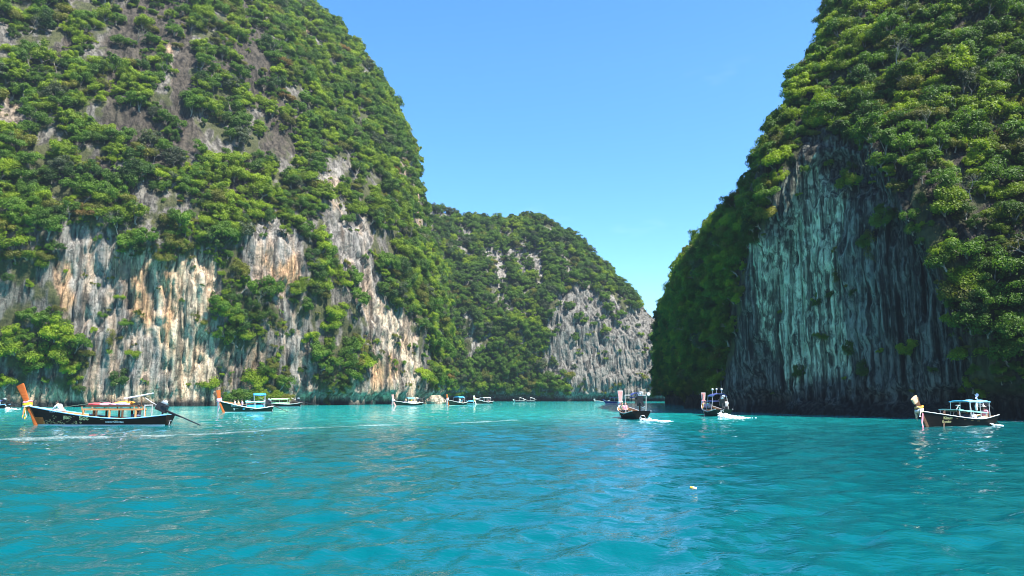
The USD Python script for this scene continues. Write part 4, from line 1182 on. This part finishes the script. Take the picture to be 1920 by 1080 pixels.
def rest(name, label, cat_, mesh, col, group=None, smooth=50):
    o = obj(name, mesh, PAINT[col], None, smooth=smooth)
    return tag(o, label, cat_, group)


def moved(m, w, rot):
    m = m.copy()
    a = math.radians(rot)
    v = np.array(m.vertices)
    o = np.array(w((0, 0, 0)))
    m.vertices = np.stack([v[:, 0] * math.cos(a) - v[:, 1] * math.sin(a), v[:, 0] * math.sin(a) + v[:, 1] * math.cos(a), v[:, 2]], 1) + o
    return m


for q, (x, y, l, col, txt) in enumerate([(0.35, 0.35, 0.62, "red", "red life vest at the front of the left boat's roof"), (-0.35, 0.4, 0.55, "pink", "pink life vest on the left boat's roof beside the red one"), (-1.0, 0.35, 0.5, "pink", "pink life vest in the middle of the left boat's roof"),
                                         (-1.65, 0.42, 0.5, "lilac", "mauve life vest near the back of the left boat's roof")]):
    rest("life_vest", txt, "life vest", moved(lump((l, 0.36, 0.12), 40 + q, 0.3).apply_translation([x, y, 1.58]), w1, 180), col)
rest("folded_tarpaulin", "orange folded tarpaulin heaped on the left boat's roof near the stern", "tarpaulin", moved(lump((0.7, 0.4, 0.16), 51, 0.35).apply_translation([-1.5, -0.2, 1.66]), w1, 180), "orange")
rest("life_ring", "red flag-like cloth standing up on the left boat's roof", "cloth", moved(lump((0.10, 0.08, 0.30), 52, 0.3).apply_translation([0.05, 0.1, 1.86]), w1, 180), "red") if False else None
pole = thing("roof_pole", "long white pole laid slanting over the roof of the left boat", "pole", w1((0, 0, 0)), 180)
obj("shaft", cat([tube([[-1.55, 0.1, 2.02], [-2.6, 0.15, 2.18], [-3.75, 0.1, 2.42]], [0.05, 0.06, 0.04], 8)]), PAINT["ribbon_white"], pole)
for x, z in ((-1.9, 2.06), (-2.9, 2.22)):
    obj("crutch", tube([[x, 0.12, 1.40], [x, 0.12, z]], 0.03, 6), PAINT["dark_timber"], pole)
rest("mooring_rope", "dark mooring rope running from the left boat's prow towards the cliff", "rope", tube([w1((5.3, 0, 1.05)), w1((6.6, -1.5, 0.95)), on_water(18, 768) + [0, 30, 1.2]], 0.03, 5), "rope")
person("person in loose white clothes sitting bent forward on the bow of the left boat", w1((2.95, 0.25, 1.02)), 172, "sit", "ribbon_white", "ribbon_white", "skin", lean=0.75, trousers=True)
person("person in dark clothes sitting at the stern of the left boat", w1((-2.75, 0.1, 0.62)), 180, "sit", "charcoal", "denim", "skin_tan")

# 2 the green boat with the blue canopies
b2, h2, w2 = boat("longtail_boat", "dark green longtail boat with blue canopies, white lettering and orange-brown prow", (465, 773.0), 203, 6.1, 1.7, ("hull_green", "white", "prow_red"), prow=3.0, prow_lean=0.15, bow=1.5,
                  roofs=[(-2.1, 0.4, 1.40, 0.80, 0.14, "aqua", "grey"), (-2.2, -0.6, 2.35, 0.72, 0.22, "blue", "grey")], side_panel=(-1.9, 0.2, 0.55, 1.0, "blue"),
                  letters=[("Suerbid", 2.1, 0.82, 0.19, 1, "white"), ("9", 1.9, 0.28, 0.30, 1, "white"), ("~~~", 1.6, 0.50, 0.13, 1, "white"), ("Maora", -0.2, 0.38, 0.09, 1, "white")], dip=-24,
                  garland=("pink and white ribbons hanging from the prow of the green boat with blue canopies", ["pink", "ribbon_white", "ribbon_white"], 6, 1.9))
a = np.linspace(0, 2 * np.pi, 20)
obj("round_emblem", h2.lettering("O", 0.75, 0.34, 0.26, 1), PAINT["sky_blue"], b2)
for (x, y, sh, lab) in ((1.75, 0.1, "ribbon_white", "person in white seated furthest forward in the green boat with blue canopies"), (1.30, 0.25, "tan", "person in tan shirt seated second from the bow of the green boat with blue canopies"), (0.80, -0.15, "lilac", "person in lilac seated just ahead of the canopy of the green boat")):
    person(lab, w2((x, y, 0.80)), 203, "sit", sh, "denim")
person("person in pink leaning out between the two canopies of the green boat", w2((-0.1, 0.2, 0.75)), 203, "sit", "pink", "charcoal", "skin_tan")
# 3 the boats moored behind it
b3, h3, w3 = boat("longtail_boat", "pale green roofed boat moored under the shore bushes behind the blue canopied boat", (533, 762.6), 180, 6.6, 1.9, ("hull_brown", "white", "dark_timber"), prow=1.4, bow=0.8, roofs=[(-0.9, 2.6, 1.55, 0.85, 0.18, "pale_green", "white")], side_panel=(-0.8, 2.4, 0.5, 0.95, "pale_green"), dip=-12)
boat("longtail_boat", "dark hulled boat with slim dark prow half hidden behind the green boat's bow", (446, 763.2), 180, 6.6, 1.8, ("hull_green", "timber", "dark_timber"), prow=2.9, prow_lean=0.5, bow=1.3, engine=False)
# 4-7 the boats along the foot of the left cliff
b4, h4, w4 = boat("longtail_boat", "dark green longtail boat with salmon prow and small blue awning below the cliff notch", (766, 761.0), 214, 6.2, 1.8, ("hull_green", "white", "prow_pink"), prow=2.5, prow_lean=0.15, bow=1.15, roofs=[(-1.3, 0.4, 1.7, 0.7, 0.15, "sky_blue", "white")], side_panel=(-1.4, 0.5, 0.55, 1.0, "ribbon_white"), dip=28,
                  garland=("pink and white cloth tied round the salmon prow below the cliff notch", ["pink", "ribbon_white"], 5, 1.8))
person("person in yellow seated in the boat with the small blue awning", w4((-0.5, 0.3, 0.75)), 214, "sit", "yellow", "denim")
person("person in tan seated ahead of the small blue awning", w4((0.8, 0.2, 0.8)), 214, "sit", "tan", "denim")
b5, h5, w5 = boat("longtail_boat", "dark green boat with blue canopy facing the camera off the end of the left cliff", (857, 760.0), 238, 6.4, 1.9, ("hull_green", "white", "prow_red"), prow=2.6, prow_lean=0.15, bow=1.3, roofs=[(-1.9, 0.3, 1.9, 0.9, 0.25, "blue", "white")],
                  garland=("pink ribbons on the prow of the boat off the left cliff's end", ["pink", "ribbon_white"], 5, 1.7), dip=-15)
person("person in white standing under the blue canopy off the left cliff's end", w5((-0.6, 0.1, 0.3)), 238, "sit", "ribbon_white", "denim")
boat("longtail_boat", "long low blue and white boat with flat white awning beyond the blue canopy", (886, 756.2), 185, 6.0, 1.6, ("hull_black", "sky_blue", "white"), prow=1.3, bow=0.8, roofs=[(-2.2, -0.4, 1.45, 0.75, 0.1, "grey", "white")], side_panel=(-2.0, 1.2, 0.55, 0.9, "sky_blue"), dip=10)
b7, h7, w7 = boat("longtail_boat", "small dark boat with white awning and white prow cloth, farthest off", (907, 757.6), 222, 5.4, 1.7, ("hull_green", "white", "white"), prow=2.3, prow_lean=0.15, bow=1.4, roofs=[(-1.8, 0.5, 1.75, 0.85, 0.12, "ribbon_white", "white")], dip=-15,
                  garland=("white and yellow cloth on the white prow at the far end of the lagoon", ["ribbon_white", "yellow"], 5, 1.4))
person("person in pink at the stern of the small boat with white awning", w7((-1.6, 0.2, 0.6)), 222, "sit", "pink", "denim")
# 8 small pale craft in the shade of the far hill
for (u, v, r, l, lab) in ((976, 753.6, 184, 3.8, "small pale dinghy with white awning under the far hill, left of two"), (996, 753.5, 176, 3.4, "small pale dinghy with crooked white awning under the far hill, right of two")):
    boat("dinghy", lab, (u, v), r, l, 1.4, ("hull_black", "white", "white"), prow=1.0, bow=0.7, roofs=[(-1.3, 0.4, 1.35, 0.6, 0.06, "ribbon_white", "white", -0.2)], engine=False, benches=2)
boat("dinghy", "small grey open boat by the foot of the far pale rock", (1131, 755.9), 182, 3.8, 1.3, ("grey", "white", "grey"), prow=1.3, bow=0.75, engine=False, benches=2)
boat("longtail_boat", "boat with dark blue awning beyond the prow of the middle boat", (1152, 756.6), 178, 4.6, 1.6, ("navy", "white", "navy"), prow=1.3, bow=0.8, roofs=[(-1.6, 1.4, 1.75, 0.75, 0.12, "navy", "white")], benches=2, engine=False)

# 11 the boat heading away in the middle
b11, h11, w11 = boat("longtail_boat", "black longtail boat seen from astern with pink prow board and small navy canopy", (1183, 784.2), 94, 8.6, 2.25, ("hull_black", "white", "prow_pink"), prow=2.6, prow_lean=0.10, bow=1.25, benches=4, dip=-10, yaw=-0.10,
                     garland=("white flowers and ribbons below the pink prow board of the middle boat", ["ribbon_white", "pink", "ribbon_white"], 5, 0.9), stripe=None, lift=0.42, thin=0.8, engine_size=1.45, reach=2.6)
def prow_board(b, x, z0, z1, w0, w1):
    """The painted board on the stem head, wider at the top, with a white edge."""
    def slab(t, d):
        v = [[x + a, q * (w * 0.5 + d), z] for a in (-t, t) for z, w in ((z0 - d, w0), (z1 + d, w1)) for q in (-1, 1)]
        return trimesh.convex.convex_hull(np.array(v))
    bd = obj("prow_board", slab(0.05, 0.0), PAINT["prow_pink"], b)
    obj("board_edge", slab(0.03, 0.05), PAINT["white"], bd)


prow_board(b11, 4.85, 1.55, 2.72, 0.24, 0.46)
for s in (1, -1):
    obj("canopy_post", bar([-2.2, s * 0.98, 0.55], [-2.2, s * 1.05, 2.28], 0.030), PAINT["white"], b11)
obj("canopy_rail", bar([-2.2, -1.05, 2.28], [-2.2, 1.05, 2.28], 0.030), PAINT["white"], b11)
obj("canopy", arch_roof(-2.75, -1.75, 0.50, 2.31, 0.22, 0.08), PAINT["navy"], b11)
obj("canopy_flap", arch_roof(-2.60, -1.9, 0.52, 2.10, 0.06, 0.12), PAINT["navy"], b11)
obj("round_lamp", trimesh.creation.cylinder(0.17, 0.06, sections=20).apply_transform(trimesh.transformations.rotation_matrix(np.pi / 2, [0, 1, 0])).apply_translation([-2.25, -1.28, 2.40]), PAINT["white"], b11)
for q, (x, y, sh, sk, lab) in enumerate([(0.9, 0.75, "ribbon_white", "skin", "person in white on the left rail of the middle boat, nearest the prow"), (0.2, 0.78, "tan", "skin", "person in tan leaning over the left rail of the middle boat"), (-0.6, 0.72, "pink", "skin", "person in pink on the left rail of the middle boat, nearest the stern"), (1.7, 0.1, "charcoal", "skin_tan", "person in black sitting below the prow board of the middle boat")]):
    person(lab, w11((x, y, 0.62)), 94 + (150 if q % 2 else 190), "sit", sh, "charcoal", sk)

# 12 the boat heading away below the right cliff
b12, h12, w12 = boat("longtail_boat", "crowded green longtail boat with dark blue canopy churning white spray below the shaded cliff", (1339, 779.6), 90, 8.0, 2.3, ("hull_green", "white", "prow_pink"), prow=2.5, prow_lean=0.05, bow=1.3, dip=-14, yaw=-0.25, thin=0.8, engine_size=1.25, reach=2.8, lift=0.2,
                     roofs=[(-2.7, -0.5, 2.2, 0.80, 0.30, "navy", "white")], stripe=None, garland=("white ribbons at the foot of the pink prow below the shaded cliff", ["ribbon_white", "pink"], 4, 0.8))
prow_board(b12, 4.55, 1.5, 2.55, 0.20, 0.42)
obj("canopy_lower", arch_roof(-2.6, 0.4, 0.82, 1.62, 0.08, 0.08), PAINT["navy"], b12)
obj("roof_lamp", cat([trimesh.creation.icosphere(2, 0.12).apply_translation([-1.6, y, 2.92]) for y in (0.5, -0.5)] + [bar([-1.6, y, 2.35], [-1.6, y, 2.9], 0.025) for y in (0.5, -0.5, 0.05)] + [trimesh.creation.icosphere(2, 0.10).apply_translation([-1.6, 0.05, 2.95])]), PAINT["white"], b12)
for q, (x, y, sh, lab) in enumerate([(1.8, 0.6, "orange", "person in orange on the left rail of the spray-churning boat"), (1.1, 0.7, "tan", "person in tan on the left rail of the spray-churning boat"), (0.3, 0.75, "pink", "person in pink on the left rail of the spray-churning boat"), (2.5, 0.2, "teal", "person in teal nearest the pink prow of the spray-churning boat"), (-0.4, 0.6, "lilac", "person in lilac by the canopy of the spray-churning boat")]):
    person(lab, w12((x, y, 0.70)), 90 + (170, 200, 150)[q % 3], "sit", sh, "charcoal")
person("driver in grey standing at the engine of the spray-churning boat", w12((-2.75, -0.62, 0.12)), 90, "stand", "grey", "charcoal", "skin_tan")

# 13 the boat at the right
b13, h13, w13 = boat("longtail_boat", "dark longtail boat with pale blue canopy and tall cream-headed prow at the right", (1799, 799.0), 207, 7.2, 1.75, ("hull_black", "white", "dark_timber"), prow=2.0, prow_lean=0.45, bow=1.12, prow_cap="tan",
                     roofs=[(-2.7, -0.2, 1.80, 0.80, 0.10, "sky_blue", "white"), (-2.3, 1.1, 0.98, 0.78, 0.06, "aqua", "white", -0.24)], side_panel=None, dip=-34, stripe=None, engine=True, thin=0.6,
                     letters=[("Kbun", 2.35, 0.55, 0.20, 1, "gold"), ("Sonko", 2.45, 0.28, 0.18, 1, "gold")],
                     garland=("cream and orange garlands round the tall prow of the right boat", ["tan", "ribbon_white", "tan", "orange"], 7, 0.9))
obj("pink_ribbon", ribbon((4.25, 0.12, 1.0), 1.1, 0.16, np.random.default_rng(4)), PAINT["pink"], b13)
obj("windscreen_pole", cat([bar([1.0, 0.5, 1.15], [0.45, 0.3, 1.5], 0.02), bar([0.45, 0.3, 1.5], [0.1, 0.3, 1.1], 0.018), box(0.33, 0.57, 0.2, 0.4, 1.49, 1.55)]), PAINT["white"], b13)
obj("furled_curtain", tube([[-1.05, 0.74, 1.16], [-0.98, 0.75, 1.45], [-1.12, 0.73, 1.78]], [0.07, 0.09, 0.05], 8), PAINT["ribbon_white"], b13, smooth=50)
obj("flag_staff", bar([-2.2, 0.1, 1.85], [-2.2, 0.1, 2.4], 0.015), PAINT["white"], b13)
obj("flag", ribbon((-2.2, 0.16, 2.38), 0.4, 0.15, np.random.default_rng(9)), PAINT["lilac"], b13)
obj("engine_cowl", lump((0.60, 0.36, 0.16), 61, 0.15).apply_translation([-1.9, 0.40, 0.56]), PAINT["ribbon_white"], b13, smooth=60)
rest("round_white_bag", "round white bag on the rail of the right boat under its canopy", "bag", moved(lump((0.28, 0.22, 0.23), 62, 0.12).apply_translation([-0.75, 0.62, 0.68]), w13, 207), "ribbon_white")
person("driver with white hat sitting at the stern of the right boat", w13((-2.75, 0.25, 0.50)), 207, "sit", "pink", "tan", "skin_tan", hat="ribbon_white")
for (x, y, sh, lab) in ((0.4, 0.3, "charcoal", "person in black under the lower canopy of the right boat"), (1.9, 0.2, "grey", "person in grey sitting ahead of the canopies of the right boat"), (-1.5, -0.3, "denim", "person in blue in the shade at the back of the right boat")):
    person(lab, w13((x, y, 0.22)), 207, "sit", sh, "charcoal", "skin_tan")
# 14 the stern that shows at the left edge
boat("longtail_boat", "dark boat with blue rail cut off by the left edge", (-28, 767.0), 183, 7.0, 1.7, ("hull_black", "blue_rail", "prow_red"), prow=2.6, bow=1.2, roofs=[(-2.9, 1.5, 1.35, 0.7, 0.1, "navy", "white")], dip=-14)

# ------------------------------------------------------------------ spray, flotsam, boulders
FOAMY = mat("foam", {"p": ("principled_bsdf", {"base_color": (0.80, 0.84, 0.85), "roughness": 0.7})})
rs = np.random.default_rng(21)


def spray(label, uv, along, length, width, height, n):
    o = on_water(*uv)
    d = np.array([math.cos(math.radians(along)), math.sin(math.radians(along)), 0])
    c = np.array([-d[1], d[0], 0])
    ms = []
    for q in range(n):
        t = rs.random() ** 1.4
        s = 0.018 + 0.07 * rs.random() ** 3
        m = lump((s * 1.5, s * 1.2, s * rs.uniform(0.5, 1.0)), q, 0.45, 1)
        m.apply_translation(o + d * t * length + c * rs.normal(0, width * (0.35 + t * 0.6)) + [0, 0, abs(rs.normal(0, height * (1 - t) ** 1.5)) + 0.02])
        ms.append(m)
    tag(obj("wake_spray", cat(ms), FOAMY, None, smooth=True), label, "spray", kind="stuff")


spray("white spray thrown up behind the propeller of the middle boat", (1202, 789), -40, 3.0, 0.34, 0.12, 260)
spray("white spray boiling behind the stern of the boat below the shaded cliff", (1350, 783), -55, 3.4, 0.65, 0.26, 420)
spray("small white splash at the stern of the right boat", (1851, 798), -20, 1.0, 0.3, 0.12, 70)
spray("white splash behind the boat at the left edge", (10, 767.5), 10, 2.0, 0.5, 0.20, 120)
fl = thing("floating_debris", "lump of yellowish white foam floating on the water in the foreground", "debris", on_water(1298, 922) + [0, 0, 0.05], 20)
obj("foam_block", lump((0.075, 0.05, 0.035), 71, 0.45).apply_translation([0, 0, 0.035]), PAINT["tan"], fl)
obj("white_piece", lump((0.045, 0.035, 0.03), 72, 0.3).apply_translation([0.09, 0.02, 0.02]), PAINT["ribbon_white"], fl)
obj("white_piece", lump((0.04, 0.03, 0.02), 73, 0.4).apply_translation([-0.03, -0.02, 0.055]), PAINT["yellow"], fl)
BOULDER = ROCK
for q, (u, v, r, lab) in enumerate([(648, 758.9, (2.6, 1.6, 2.4), "cream boulder standing in the water under the notch, widest of the left group"), (690, 758.7, (1.5, 1.2, 1.5), "small cream boulder right of the widest one under the notch"), (815, 757.6, (2.9, 1.6, 2.0), "broad cream boulder at the right end of the left cliff"), (600, 759.6, (1.3, 1.0, 1.3), "rounded boulder at the foot of the grey buttress left of the notch"), (775, 757.9, (1.6, 1.2, 1.7), "pale boulder behind the boat with the small blue awning")]):
    m = lump(r, 80 + q, 0.3, 4)
    o = obj("boulder", m.apply_translation(on_water(u, v) + [0, 2.0, 0.3]), ROCK, None, smooth=True)
    pm = UsdGeom.Mesh(o)
    primvar(pm, "stain", np.tile(np.array([CREAM]), (len(m.vertices), 1)))
    primvar(pm, "cover", np.zeros((len(m.vertices), 3)))
    tag(o, lab, "boulder")

# ------------------------------------------------------------------ haze
AIR = usdkit.material(stage, "/World/Looks/haze", {"v": ("principled_volume", {"color": (0.65, 0.83, 1.0), "density": 0.00011, "anisotropy": 0.2})}, (), volume="v.volume")
tag(obj("haze", box(-430, 430, -60, 560, -1.5, 260), AIR), "thin sea haze over the lagoon and the hills", "haze", kind="stuff")
